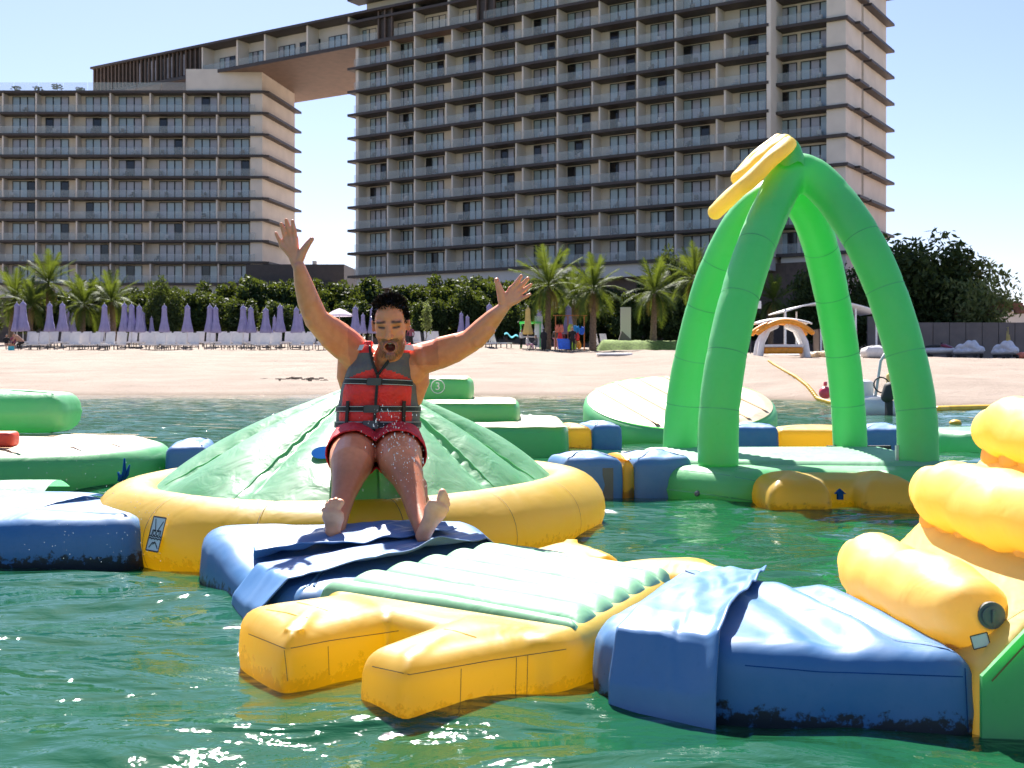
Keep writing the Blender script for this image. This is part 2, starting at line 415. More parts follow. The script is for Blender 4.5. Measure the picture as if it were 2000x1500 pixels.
def leaf_mat(name, c1, c2, trans=.35, rough=.62):
    m, nt, out = node_mat(name); L = nt.links
    geo = N(nt, 'ShaderNodeNewGeometry'); oi = N(nt, 'ShaderNodeObjectInfo')
    a = N(nt, 'ShaderNodeMath', operation='MULTIPLY_ADD'); L.new(geo.outputs['Random Per Island'], a.inputs[0]); a.inputs[1].default_value = .75
    mu = N(nt, 'ShaderNodeMath', operation='MULTIPLY'); L.new(oi.outputs['Random'], mu.inputs[0]); mu.inputs[1].default_value = .25; L.new(mu.outputs[0], a.inputs[2])
    c = ramp(nt, a.outputs[0], [(0, c1), (1, c2)])
    p = N(nt, 'ShaderNodeBsdfPrincipled', Roughness=rough); L.new(c.outputs[0], p.inputs['Base Color']); p.inputs['Specular IOR Level'].default_value = .18
    t = N(nt, 'ShaderNodeBsdfTranslucent'); tc = mixc(nt, .4, c.outputs[0], (.35, .42, .03)); L.new(tc, t.inputs['Color'])
    mx = N(nt, 'ShaderNodeMixShader'); mx.inputs[0].default_value = trans; L.new(p.outputs[0], mx.inputs[1]); L.new(t.outputs[0], mx.inputs[2])
    L.new(mx.outputs[0], out.inputs[0]); return m
def vcol_mat(name, rough=.5, sss=.12, bump=.15):
    m, nt, out = node_mat(name); L = nt.links
    at = N(nt, 'ShaderNodeAttribute'); at.attribute_name = 'tone'
    tc = N(nt, 'ShaderNodeTexCoord'); no = N(nt, 'ShaderNodeTexNoise', Scale=38.0, Detail=4.0); L.new(tc.outputs['Object'], no.inputs['Vector'])
    c = mixc(nt, ramp(nt, no.outputs['Fac'], [(.35, 0.0), (.75, .35)]).outputs[0], at.outputs['Color'], (.72, .48, .36), 'MULTIPLY')
    p = N(nt, 'ShaderNodeBsdfPrincipled', Roughness=rough); L.new(c, p.inputs['Base Color'])
    p.inputs['Subsurface Weight'].default_value = sss; p.inputs['Subsurface Radius'].default_value = (.02, .008, .004); p.inputs['Subsurface Scale'].default_value = .6
    nb = N(nt, 'ShaderNodeTexNoise', Scale=220.0, Detail=2.0); L.new(tc.outputs['Object'], nb.inputs['Vector'])
    b = N(nt, 'ShaderNodeBump', Strength=bump, Distance=.002); L.new(nb.outputs['Fac'], b.inputs['Height']); L.new(b.outputs[0], p.inputs['Normal'])
    L.new(p.outputs[0], out.inputs[0]); return m
M = dict(
    sand=sand_mat(), water=water_mat(),
    yellow=pvc('yellow_vinyl', (.93, .58, .02), .64, .46, (1, .68, .04), grime=True),
    yellow_roll=pvc('pale_yellow_vinyl', (.95, .72, .17), .55, .5, (1, .76, .18), wrinkle=.3),
    green=pvc('green_vinyl', (.15, .58, .22), .45, .44, (.2, .85, .22)),
    green_pale=pvc('pale_green_vinyl', (.15, .43, .22), .40, .46, (.20, .74, .30), wrinkle=.35, wscale=7),
    deck=pvc('bleached_green_deck', (.19, .46, .25), .15, .5, (.2, .5, .25), wrinkle=.25, wscale=6, spec=.4),
    arch=pvc('arch_green_vinyl', (.15, .52, .22), .36, .46, (.10, .80, .14), wrinkle=.12),
    cream=pvc('cream_vinyl', (.56, .44, .28), .2, .5, wrinkle=.3, wscale=8),
    blue=pvc('blue_vinyl', (.05, .20, .45), .25, .44, grime=True, wrinkle=.3, wscale=3.5),
    blue_flap=pvc('blue_cover_vinyl', (.07, .21, .45), .15, .42, wrinkle=.25, wscale=3.2),
    tan=simple('tan_stripe', (.62, .33, .10), .5, .1), red_block=simple('red_foam', (.72, .06, .03), .5),
    white=simple('white_gelcoat', (.8, .79, .77), .35, .06), offwhite=simple('off_white_plastic', (.7, .68, .65), .5, .08),
    label=simple('white_sticker', (.75, .74, .72), .5, .05), ink=simple('black_ink', (.02, .02, .02), .5),
    navy=simple('navy_print', (.012, .07, .24), .9, spec=0.0), seam=simple('seam_line', (.25, .16, .05), .6),
    seam_green=simple('green_weld', (.12, .45, .2), .6), greyvalve=simple('grey_valve', (.12, .13, .13), .35),
    concrete=simple('beige_render', (.74, .655, .56), .85, .08, .4, .2, 20), pale_conc=simple('pale_render', (.66, .62, .57), .85, .06, .4),
    brown=simple('bronze_cladding', (.055, .042, .035), .55, .15, 1.5), wood=simple('brown_timber_slats', (.105, .07, .05), .6, .2, 2.0),
    soffit=simple('timber_soffit', (.18, .115, .085), .6, .15, 1.0), frame=simple('dark_window_frame', (.012, .014, .016), .4),
    pane=simple('sky_curtained_glass', (.36, .45, .49), .12, .25, .35, spec=.8), pane_lilac=simple('sheer_curtained_glass', (.40, .39, .43), .14, .25, .5, spec=.7),  # blue-grey pane: curtains plus sky reflection put into the colour
    pane_dark=simple('open_dark_glass', (.012, .012, .014), .1), rail=glassy('balcony_glass', (.50, .55, .53), .20),
    chair=simple('dark_chair', (.10, .095, .09), .6), chair_white=simple('pale_chair', (.55, .54, .52), .6),
    dark=simple('dark_grey', (.03, .03, .03), .7),  # plain near-black for wheels, engine, seats and dark panels
    lilac=simple('lilac_canvas', (.33, .31, .52), .85, .12, 3.0, .3, 12, trans=.15), lilac_pale=simple('pale_lilac_canvas', (.62, .56, .66), .85, .08, 3.0, trans=.3),
    canary=simple('yellow_canvas', (.72, .55, .20), .85, .12, 3.0, trans=.2),
    sling=simple('white_sling_fabric', (.62, .59, .57), .8, .05, 5.0), cushion=simple('white_cushion', (.8, .78, .74), .9, .04),
    pole=simple('pale_pole', (.6, .58, .55), .4), metal=simple('dark_metal', (.08, .08, .085), .4, metal=.4),
    trunk=simple('palm_bark', (.20, .135, .085), .95, .35, 9.0, .9, 26), bark=simple('grey_bark', (.14, .11, .08), .95, .3, 8.0, .6, 20),
    palm=leaf_mat('palm_leaf', (.018, .045, .008), (.065, .10, .020), .3), palm_dry=leaf_mat('dry_palm_leaf', (.2, .14, .05), (.32, .23, .09), .3),
    hedge=leaf_mat('hedge_leaf', (.008, .022, .008), (.034, .066, .022), .2), tree=leaf_mat('dark_tree_leaf', (.018, .04, .014), (.065, .095, .035), .25),
    olive=leaf_mat('olive_leaf', (.09, .13, .05), (.24, .27, .12), .4), lawn=simple('clipped_groundcover', (.13, .20, .035), .9, .4, 6.0, 1.0, 8),
    wall=simple('concrete_block_wall', (.20, .165, .145), .9, .15, .8, .4, 12), rubble=simple('red_earth', (.26, .13, .085), .95, .3, 1.2, .8, 6),
    lagoon=simple('grey_roof_sheet', (.42, .44, .48), .6), paving=simple('grey_paving', (.33, .32, .32), .8, .1, 1.0),
    tarp=simple('white_tarpaulin', (.66, .66, .68), .55, .1, 3.0, .7, 9), orange=simple('orange_vinyl', (.85, .32, .02), .45), coral=simple('coral_vinyl', (.85, .22, .12), .45),
    red=simple('red_nylon', (.88, .03, .025), .5, .12, 14.0, .35, 60), grey=simple('grey_nylon', (.135, .115, .115), .6, .1, 14.0, .3, 60),
    black=simple('black_webbing', (.012, .011, .011), .55, .2, 30), shorts=simple('red_swim_cotton', (.72, .03, .04), .7, .18, 20.0, .5, 40),
    blacksuit=simple('black_cloth', (.012, .012, .013), .8), bluebin=simple('blue_plastic', (.01, .13, .72), .4), aqua=simple('aqua_towel', (.06, .42, .5), .9),
    pink=simple('pink_cloth', (.7, .35, .42), .85), ochre=simple('terracotta_bin', (.48, .16, .035), .6), dkred=simple('maroon_paint', (.22, .02, .05), .3, coat=.4),
    buoy=simple('red_buoy', (.75, .06, .10), .4), rope=simple('yellow_rope', (.55, .36, .06), .8), boom=simple('amber_boom', (.72, .42, .03), .5),
    skinsmall=simple('small_skin', (.42, .22, .14), .55, .1), hairsmall=simple('dark_hair', (.02, .014, .01), .6),
    skin=vcol_mat('skin', .42, .1), hair=simple('wet_black_hair', (.018, .011, .008), .32, .5, 60.0), teeth=simple('teeth', (.7, .66, .6), .3),
    mouth=simple('mouth_inside', (.22, .03, .025), .35), drop=glassy('water_drop', (.9, .93, .95), .75),
    retro=simple('reflective_patch', (.8, .8, .82), .35, .05), lime=simple('lime_vest', (.55, .75, .06), .7), sky_blue=simple('blue_vest', (.03, .3, .65), .7),
)
# ---------------------------------------------------------------- ground, water
def grid(xs, ys, fz):
    X, Y = np.meshgrid(xs, ys, indexing='ij'); Z = fz(X, Y)
    n = len(ys); V = np.stack([X, Y, Z], -1).reshape(-1, 3)
    i, j = np.meshgrid(np.arange(len(xs) - 1), np.arange(n - 1), indexing='ij'); a = (i * n + j).ravel()
    return V, np.stack([a, a + n, a + n + 1, a + 1], 1)
def beach_h(X, Y):
    z = ground_z(X, Y); w = np.clip(z / .5, 0, 1)
    return z + w * (.08 * noise2(X, Y * 1.6, 3, 3, .35) + .05 * noise2(X, Y, 5, 2, 1.3))
xs = np.r_[-900, -400, -200, np.arange(-110, 75, .8), 120, 300, 900]; ys = np.r_[-60, 0, 12, np.arange(20, 125, .55), 140, 200, 500, 1200]
v, f = grid(xs, ys, beach_h)
o = obj('beach_sand', mesh_from(v, f), None, M['sand']); setp(o, 'pale sandy beach rising from the waterline', None, None, 'structure')
def wave_h(X, Y):
    fade = np.clip((40 - Y) / 25, .25, 1)
    z = .014 * np.sin(2.1 * X + 5.2 * Y + 1.7 * noise2(X, Y, 11, 2, .7)) + .010 * np.sin(-3.3 * X + 8.4 * Y + 2.2 * noise2(X, Y, 12, 2, 1.1))
    z = z + .022 * noise2(X * .8, Y * 1.7, 13, 3, 1.6) + .012 * noise2(X * .7 + .3 * Y, Y * 1.5, 14, 2, 4.2)
    return z * fade
wsheets = []
for (xs, ys) in ((np.arange(-5, 5.01, .04), np.arange(-1, 9.01, .035)), (np.arange(-28, 28.1, .16), np.arange(9, 42.1, .13))):
    v, f = grid(xs, ys, wave_h); wsheets.append((v, f))
v, f = grid(np.r_[-28, np.arange(-20, -5, .5), -5], np.arange(-1, 9.01, .25), wave_h); wsheets.append((v, f))
v, f = grid(np.r_[5, np.arange(5.5, 20, .5), 28], np.arange(-1, 9.01, .25), wave_h); wsheets.append((v, f))
zero = lambda X, Y: 0 * X
for (xs, ys) in (([-900, -28], [-400, -1, 42]), ([28, 900], [-400, -1, 42]), ([-28, 28], [-400, -1])):
    v, f = grid(np.array(xs, float), np.array(ys, float), zero); wsheets.append((v, f))
V, Fc, off = [], [], 0
for v, f in wsheets: V.append(v); Fc.append(f + off); off += len(v)
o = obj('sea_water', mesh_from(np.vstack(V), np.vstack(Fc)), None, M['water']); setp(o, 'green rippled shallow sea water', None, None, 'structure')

# ---------------------------------------------------------------- hotel
Z0, FP = 14.0, 3.27
UX, UY = .845, -.535; A = Vector((-22.4, 168.0, 0)); ROT = math.atan2(UY, UX)
def s_at(px, t=0.0):
    q = (px - 1000) / F
    return (q * (A.y + .845 * t) - A.x - .535 * t) / (UX - q * UY)
WINF, PANE = {}, {}
def win_parts(w, h, n):
    k = (round(w, 1), round(h, 2), n)
    if k not in WINF:
        w = k[0]; fr = MB(); t = .09
        fr.b2(-w / 2, w / 2, -.08, .02, 0, t); fr.b2(-w / 2, w / 2, -.08, .02, h - t, h)
        for i in range(n + 1):
            x = -w / 2 + w * i / n; x0 = x - (t if 0 < i < n else 0) / 1.0 - (t if i == n else 0); fr.b2(x0, x0 + (2 * t if 0 < i < n else t), -.081, .021, t, h - t)
        WINF[k] = fr.mesh(); WINF[k].materials.append(M['frame'])
        for nm in ('pane', 'pane_lilac', 'pane_dark'):
            b = MB(); pw = w / n - .06; b.b2(-pw / 2, pw / 2, -.03, -.01, t * .8, h - t * .8); me = b.mesh(); me.materials.append(M[nm]); PANE[(k, nm)] = me
    return k
def add_window(root, s, t, z, w, h=2.75, n=3):
    k = win_parts(w, h, n); w = k[0]
    wf = obj('window', WINF[k], root, None, (s, t, z))
    dark = random.random() < .28; di = random.randrange(n)
    for i in range(n):
        nm = 'pane_dark' if (dark and i == di) else ('pane' if random.random() < .62 else 'pane_lilac')
        obj('pane', PANE[(k, nm)], wf, None, (-w / 2 + w * (i + .5) / n, 0, 0))
RAILM = {}
def rail_panel(root, s0, s1, t, z, h=1.1):
    k = round(s1 - s0, 1)
    if k not in RAILM:
        b = MB(); b.b2(0, k - .04, -.015, .015, 0, h); RAILM[k] = b.mesh(); RAILM[k].materials.append(M['rail'])
    obj('railing_panel', RAILM[k], root, None, (s0, t, z))
def bc_mesh(mat):
    b = MB()
    b.b2(-.27, .27, -.25, .25, .4, .47); b.box((0, .27, .72), (.54, .06, .55), 0)
    for x in (-.24, .24):
        for y in (-.22, .22): b.b2(x - .025, x + .025, y - .025, y + .025, 0, .4)
        b.b2(x - .03, x + .03, -.25, .25, .62, .67)
    me = b.mesh(); me.materials.append(mat); return me
BCH = [bc_mesh(M['chair']), bc_mesh(M['chair_white'])]
NCH = 0
def balcony_chair(root, s, t, z, mi):
    global NCH
    if NCH >= 170: return
    NCH += 1
    p = Matrix.Translation(root.location) @ root.rotation_euler.to_matrix().to_4x4() @ Vector((s, t, z))
    o = obj('balcony_chair', BCH[mi], None, None, p, (0, 0, root.rotation_euler.z + random.uniform(-.8, .8)))
    setp(o, 'small chair standing behind the glass railing of a hotel balcony', 'chair', 'chairs on the hotel balconies')
def slab(root, s0, s1, t0, t1, z, th=.34, nm='floor_slab'):
    b = MB(); b.b2(s0, s1, t0, t1, z - th, z); obj(nm, b.mesh(), root, M['brown'])
def fin(root, s, t0, t1, z0, z1, w=.22):
    b = MB(); b.b2(s - w / 2, s + w / 2, t0, t1, z0, z1); obj('divider_wall', b.mesh(), root, M['concrete'])
def wall(root, s0, s1, t0, t1, z0, z1, mat='concrete', nm='wall'):
    b = MB(); b.b2(s0, s1, t0, t1, z0, z1); return obj(nm, b.mesh(), root, M[mat])

# right-hand tower
tower = thing('hotel_tower', 'tall beige hotel tower with rows of brown-edged balconies behind the beach', 'building', A, ROT)
TB = 2.3                                                   # balcony depth
S1 = s_at(1502); S2 = s_at(1652, 2.0); NF = 13
zt = Z0 + FP * NF
wall(tower, .5, S1, TB, 18, 2.0, zt); wall(tower, S1 + .002, S2 - .5, 2.0 + TB * .8, 17.9, 2.0, zt)
wall(tower, S1 - .25, S1 + .25, -.1, 2.0 + TB, Z0 - .34, zt, nm='divider_wall')
wall(tower, .0, .5, .45, 18.1, Z0 - .34, Z0 + FP * 10 - .4, nm='end_wall')
wall(tower, S2 - 2.2, S2 - .02, 2.06, 8.2, 4, zt, nm='corner_wall'); wall(tower, S2 - 2.5, S2 - .05, 9.2, 19, 4, zt, nm='corner_wall'); wall(tower, S2 - 2.5, S2 - .5, 8.201, 9.199, 4, zt, nm='corner_groove')
wall(tower, .2, S1, .4, 2.2, Z0 - 1.9, Z0 - .341, 'pale_conc', 'fascia'); wall(tower, S1 + .6, S2 - .3, 2.3, 3.3, Z0 - 2.6, Z0 - .341, 'pale_conc', 'fascia')
wall(tower, .6, S2 - 1.5, 2.21, 2.29, 2.0, Z0 - 1.0, 'wood', 'base_screen')
wpx = [(724, 755), (780, 807), (833, 867), (905, 942), (967, 1005), (1043, 1085), (1109, 1154), (1192, 1241), (1271, 1317), (1335, 1387), (1446, 1498)]
dpx = [(756, 762), (809, 809), (870, 882), (944, 944), (1007, 1020), (1088, 1088), (1156, 1170), (1244, 1244), (1318.5, 1318.5), (1399, 1415)]
for k in range(NF):
    z = Z0 + FP * k; vis = k <= 10
    if k < 10 or k > 10:
        slab(tower, -1.0, S1, -.2, TB + .05, z)
    else: slab(tower, 18.6, S1, -.2, TB + .05, z)
    slab(tower, S1 + .25, S2 + .35, 1.55, TB + 2.1, z - .001)
    slab(tower, S2 - .1, S2 + .9, TB + 2.2, 8.25, z - .002, .3, 'ledge'); slab(tower, S2 - .1, S2 + .9, 9.15, 19.3, z - .002, .3, 'ledge')
    if k == 0 or (k >= 1 and k <= 10):
        lo = 0 if k != 10 else 6
        edges = [-.0] + [s_at(d[k % 2]) for d in dpx] + [S1 - .25]
        for i, (a, b) in enumerate(wpx):
            if k == 10 and a < 965: continue
            if k == 10 and a > 1100: continue
            s0, s1 = s_at(a, TB), s_at(b, TB)
            add_window(tower, (s0 + s1) / 2, TB - .03, z + .05, s1 - s0)
        for i, d in enumerate(dpx):
            if k == 10 and (d[0] < 965 or d[0] > 1100): continue
            fin(tower, s_at(d[k % 2]), .1, TB, z, z + FP - .345)
        for i in range(len(edges) - 1):
            if k == 10 and (edges[i] < 18.6 or edges[i] > 30): continue
            rail_panel(tower, edges[i] + .12, edges[i + 1] - .1, -.08, z + .02)
            if k < 10:
                c = edges[i] + (edges[i + 1] - edges[i]) * random.uniform(.2, .5)
                balcony_chair(tower, c, 1.1, z + .01, random.random() < .3)
        s0, s1 = s_at(1524, 4), s_at(1558, 4); add_window(tower, (s0 + s1) / 2, 2.0 + TB * .8 - .03, z + .05, s1 - s0, 2.6, 2)
        s0, s1 = s_at(1566, 4), s_at(1622, 4); add_window(tower, (s0 + s1) / 2, 2.0 + TB * .8 - .035, z + .05, s1 - s0, 2.6, 3)
        rail_panel(tower, S1 + .35, S2 - 2.6, 1.75, z + .02)
        if k < 10: balcony_chair(tower, s_at(1600, 3), 3.0, z + .01, 1)
# sky bridge
bridge = thing('sky_bridge', 'brown timber-clad sky bridge joining the two hotel blocks at the top', 'building', A + Vector((0, 0, 46.7)), ROT)
SL = s_at(183); bz = FP * 10 + Z0 - 46.7; bt = bz + 4.35
S18 = 18.5
b = MB(); b.b2(SL, S18, .0, 22, bz - .35, bz + .05); obj('floor_deck', b.mesh(), bridge, M['soffit'])
b = MB(); b.b2(SL - .3, S18 + 40, -.5, 22.3, bt - .35, bt); obj('roof', b.mesh(), bridge, M['brown'])
b = MB(); b.b2(SL - .05, S18, -.12, -.01, bz - .45, bz + .06); obj('edge_beam', b.mesh(), bridge, M['brown'])
b = MB(); b.b2(SL + .4, S18, 2.4, 21.5, bz + .051, bt - .36); obj('wall', b.mesh(), bridge, M['pale_conc'])
SW = s_at(391)
for (x0, x1, op) in ((SL, s_at(262), 0), (s_at(268), s_at(362), 1), (s_at(363), SW, 0), (s_at(739), s_at(765), 0), (s_at(933), s_at(965), 0)):
    n = max(2, int((x1 - x0) / .9)); sl = MB()
    for i in range(n + 1):
        x = x0 + (x1 - x0) * i / n; sl.b2(x - .12, x + .12, -.03 - .05 * (i % 2), .32, bz + .06, bt - .351)
    obj('timber_slats', sl.mesh(), bridge, M['wood']); bb = MB(); bb.b2(x0, x1, .33, .45, bz + .061, bt - .352); obj('screen', bb.mesh(), bridge, M['dark' if op else 'brown'])
    if op:
        gb = MB()
        for i in range(9): x = x0 + (x1 - x0) * (i + .5) / 9; gb.b2(x - .5, x + .2, .30, .325, bz + .3, bt - .8)
        obj('glazing', gb.mesh(), bridge, M['pane_lilac'])
for a in (395, 463, 517, 600, 681, 809, 876): fin(bridge, s_at(a), .0, 2.4, bz + .06, bt - .355, .3)
for a, b_, n in ((430, 460, 3), (485, 515, 3), (545, 577, 3), (586, 598, 1), (614, 626, 1), (643, 679, 3), (709, 736, 2), (778, 807, 2), (833, 872, 3), (905, 931, 2)):
    s0, s1 = s_at(a, 2.4), s_at(b_, 2.4); add_window(bridge, (s0 + s1) / 2, 2.36, bz + .06, s1 - s0, 2.5, n)
ed = [395, 463, 517, 600, 681, 737]
for a, b_ in list(zip(ed[:-1], ed[1:])) + [(767, 809), (809, 876), (876, 931)]: rail_panel(bridge, s_at(a) + .15, s_at(b_) - .1, .1, bz + .06)
for (a, b_, h, t) in ((434, 478, 3.0, 8.0), (274, 296, 1.3, 5.0)):
    mm = MB(); s0, s1 = s_at(a, t), s_at(b_, t); mm.add([(s0, t, bt), (s1, t, bt), (s0, t, bt + h), (s0, t + 5, bt), (s1, t + 5, bt), (s0, t + 5, bt + h)], [(0, 1, 2), (3, 5, 4), (0, 2, 5, 3), (1, 4, 5, 2), (0, 3, 4, 1)])
    obj('roof_hatch', mm.mesh(), bridge, M['wood'])
# left-hand wing
C = P(512, 720, 182.0); C.z = 0
wing = thing('hotel_wing', 'lower beige hotel block with glass balconies and roof terrace beside the tower', 'building', C, 0.0)
def w_at(px, t=0.0): return (px - 1000) / F * (182 + t) - C.x
WL = w_at(-110); TBW = 2.0; zt = Z0 + FP * 9
vx, vy = .162, .987
wall(wing, WL, w_at(488), TBW, 16, 2.0, zt)
b = MB(); L_ = 14.6
b.prism([(w_at(488) + .0, .35), (-.05, .35), (-.05 + vx * L_, .35 + vy * L_), (w_at(488), .35 + vy * L_)], Z0 + .35, zt - .0); obj('end_wall', b.mesh(), wing, M['concrete'])
wpx2 = [(-60, -15), (25, 69), (89, 135), (168, 212), (232, 278), (311, 357), (380, 425), (442, 487)]
dpx2 = [(-70, -70), (5, -2), (70, 70), (149, 135), (215, 215), (293, 279), (359, 359), (426, 423)]
for k in range(10):
    z = Z0 + FP * k
    poly = [(WL, -.2), (0.15, -.2), (1.0, .2), (1.0 + vx * L_, .2 + vy * L_ + .5), (w_at(500), L_), (w_at(500), TBW + .1), (WL, TBW + .1)]
    b = MB(); b.prism(poly, z - .34, z); obj('floor_slab', b.mesh(), wing, M['brown'])
    if k == 9: break
    for a, c in wpx2:
        s0, s1 = w_at(a, TBW), w_at(c, TBW); add_window(wing, (s0 + s1) / 2, TBW - .03, z + .05, s1 - s0)
    for d in dpx2: fin(wing, w_at(d[k % 2]), .05, TBW, z, z + FP - .345)
    ed = [w_at(d[k % 2]) for d in dpx2] + [w_at(500)]
    for i in range(len(ed) - 1):
        rail_panel(wing, ed[i] + .12, ed[i + 1] - .1, -.08, z + .02)
        if i > 0 and k > 0: balcony_chair(wing, ed[i] + (ed[i + 1] - ed[i]) * random.uniform(.2, .6), 1.0, z + .01, random.random() < .3)
wall(wing, WL, w_at(485), 1.0, 2.0, Z0 - 2.2, Z0 - .341, 'pale_conc', 'fascia'); wall(wing, WL, w_at(485), 1.5, 1.9, 2.5, Z0 - 2.21, 'wood', 'base_screen')
b = MB(); b.prism([(w_at(362), .3), (-.1, .3), (-.1 + vx * L_, .3 + vy * L_), (w_at(380), 15)], zt + .002, zt + 3.4); obj('plant_room', b.mesh(), wing, M['concrete'])
for i in range(8): rail_panel(wing, w_at(-20 + i * 48), w_at(-20 + i * 48 + 47), .0, zt + .02, 1.25)
# low link block between
link = thing('link_pavilion', 'low brown flat-roofed block between the hotel wing and the tower', 'building', (-33, 176, 2))
b = MB(); p0, p1, p2 = P(480, 0, 176), P(672, 0, 176), P(705, 0, 190)
b.prism([(p0.x, 176), (p1.x, 176), (p2.x, 190), (p0.x, 195)], 8.0, 16.3); obj('wall', b.mesh(), link, M['brown'], world_coords=True)
b = MB(); b.b2(P(468, 0, 173).x, P(610, 0, 173).x, 172.0, 175.9, 13.0, 13.5); obj('canopy', b.mesh(), link, M['brown'], world_coords=True)
b = MB(); b.b2(P(575, 0, 176).x, P(650, 0, 176).x, 175.85, 175.99, 12.2, 13.9); obj('opening', b.mesh(), link, M['dark'], world_coords=True)  # solid dark panel, the shade of an opening put into its colour
b = MB(); b.b2(P(610, 0, 178).x, P(617, 0, 178).x, 178, 179, 16.301, 17.0); obj('roof_vent', b.mesh(), link, M['concrete'], world_coords=True)
b = MB(); b.b2(p0.x, P(700, 0, 178).x, 177, 180, 2.0, 7.99); obj('base_wall', b.mesh(), link, M['dark'], world_coords=True)
# roof terrace plants and lamp posts on the wing
def potted(px, h, i):
    r = thing('terrace_plant', f'{ORD[i]} small dark potted plant from the left on the roof terrace of the hotel wing', 'plant', P(px, 0, 186) * 1 , 0, 'plants on the roof terrace')
    r.location.z = zt; me = MB()
    for _ in range(60):
        a, q = random.uniform(0, 6.28), random.uniform(.1, .8); me.box((math.cos(a) * q, math.sin(a) * q, h - .5 + random.uniform(-.4, .4)), (.28, .03, .16), random.uniform(0, 3))
    obj('foliage', me.mesh(), r, M['hedge']); t = MB(); t.tube([(0, 0, .36), (0, 0, h - .3)], .05, 6); obj('stem', t.mesh(), r, M['bark']); t = MB(); t.tube([(0, 0, 0), (0, 0, .4)], [.25, .32], 8); obj('pot', t.mesh(), r, M['metal'])
for i, (px, h) in enumerate(((32, 1.7), (74, 1.6), (112, 2.0), (155, 1.5))): potted(px, h, i)
# ---------------------------------------------------------------- inflatables
def xy(p): return (p[0], p[1])
def strip(pts, nrm, w, off=.0015, up=None):           # a thin flat ribbon lying along a line (welded seam, webbing)
    pts = [Vector(p) for p in pts]; nr = [Vector(n).normalized() for n in nrm] if hasattr(nrm, '__len__') and hasattr(nrm[0], '__len__') else [Vector(nrm).normalized()] * len(pts)
    V = []
    for i, p in enumerate(pts):
        t = (pts[min(i + 1, len(pts) - 1)] - pts[max(i - 1, 0)]).normalized(); s = t.cross(nr[i]).normalized()
        V += [p + s * w / 2 + nr[i] * off, p - s * w / 2 + nr[i] * off]
    return V, [(2 * i, 2 * i + 2, 2 * i + 3, 2 * i + 1) for i in range(len(pts) - 1)]
# --- the mound slide: yellow ring, green tent-like mound
ring_out = [(-2.12, 6.25), (-1.95, 5.58), (-1.55, 5.12), (-1.22, 4.90), (-.8, 4.84), (-.32, 5.02), (.10, 5.5), (.40, 6.1), (.50, 6.75), (.28, 7.35), (-.25, 7.75), (-.9, 7.82), (-1.55, 7.55), (-1.98, 7.0)]
cr = resample(np.array(catmull(ring_out, 10, True)), 168); ctr = cr.mean(0)
TR = .205
tg = np.roll(cr, -1, 0) - np.roll(cr, 1, 0); tg /= np.linalg.norm(tg, axis=1)[:, None]; nout = np.stack([tg[:, 1], -tg[:, 0]], 1)
cl = cr - nout * TR * .92
mound = thing('mound_slide', 'green tent-shaped inflatable slide with a fat yellow ring that the man slides down', 'inflatable', (ctr[0], ctr[1], 0))
mb = MB(); rad = []
NS = 14
for i in range(168):
    ph = (i / 168 * NS) % 1.0; d = min(ph, 1 - ph); rad.append(TR * (1 - .018 * math.exp(-(d / .05) ** 2)))
mb.tube([(p[0], p[1], .075) for p in cl], rad, 30, closed=True)
ring_o = obj('float_ring', mb.mesh(smooth=True), mound, M['yellow'], world_coords=True)
for k in range(NS):                                     # welded seams round the tube
    i = int(168 * k / NS); c = Vector((cl[i][0], cl[i][1], .075)); n_ = Vector((nout[i][0], nout[i][1], 0))
    pts = [c + (n_ * math.cos(a) + Vector((0, 0, 1)) * math.sin(a)) * (TR * .99) for a in np.linspace(-.5, 2.3, 22)]
    nn = [(p - c) for p in pts]; v, f = strip(pts, nn, .004, .0025)
    obj('seam', mesh_from(v, f), ring_o, M['seam'], world_coords=True)
base = cr - nout * (TR * 1.35); apex = np.array([-.74, 6.30]); AZ = .80
nth, nsv = 240, 44; NSEAM = 10; V = []
sang = np.arctan2(base[:, 1] - apex[1], base[:, 0] - apex[0])
base_r = resample(base, nth); ang = np.arctan2(base_r[:, 1] - apex[1], base_r[:, 0] - apex[0])
for j in range(nsv + 1):
    s = j / nsv
    q = apex + (base_r - apex) * (s if s > .02 else .02)
    z = AZ - (AZ - .235) * (s ** 1.06)
    ph = (ang / (2 * math.pi) * NSEAM + .18) % 1.0
    lobe = np.abs(np.sin(np.pi * ph)) ** .7
    bul = .16 * math.sin(math.pi * min(1, s * 1.0)) ** .8 * s
    d = np.minimum(ph, 1 - ph)
    wr = .006 * np.sin(s * 62 + 5 * noise2(ang * 3, ang * 0 + s * 3, 4, 2, 1.0)) * np.exp(-(d / .16) ** 2) * (1 - (2 * s - 1) ** 2) ** .5
    wr2 = .012 * noise2(ang * 4.0, ang * 0 + s * 2.2, 9, 2, 1.0) * s
    if s < .12: z = min(z, AZ - .02 + .012 * (1 - s / .12))
    V.append(np.c_[q, z + bul * (lobe - .35) + wr + wr2 * (1 if s < .97 else 0)])
V = np.vstack(V); fs = []
for i in range(nsv):
    for j in range(nth): fs.append((i * nth + j, (i + 1) * nth + j, (i + 1) * nth + (j + 1) % nth, i * nth + (j + 1) % nth))
fs.append(tuple(range(nth)))
mound_o = obj('mound_skin', mesh_from(V, fs), mound, M['green_pale'], world_coords=True)
def on_mound(a, s):
    j = int(np.argmin(np.abs(((ang - a + math.pi) % (2 * math.pi)) - math.pi))); i = int(round(s * nsv)); return Vector(V[i * nth + j])
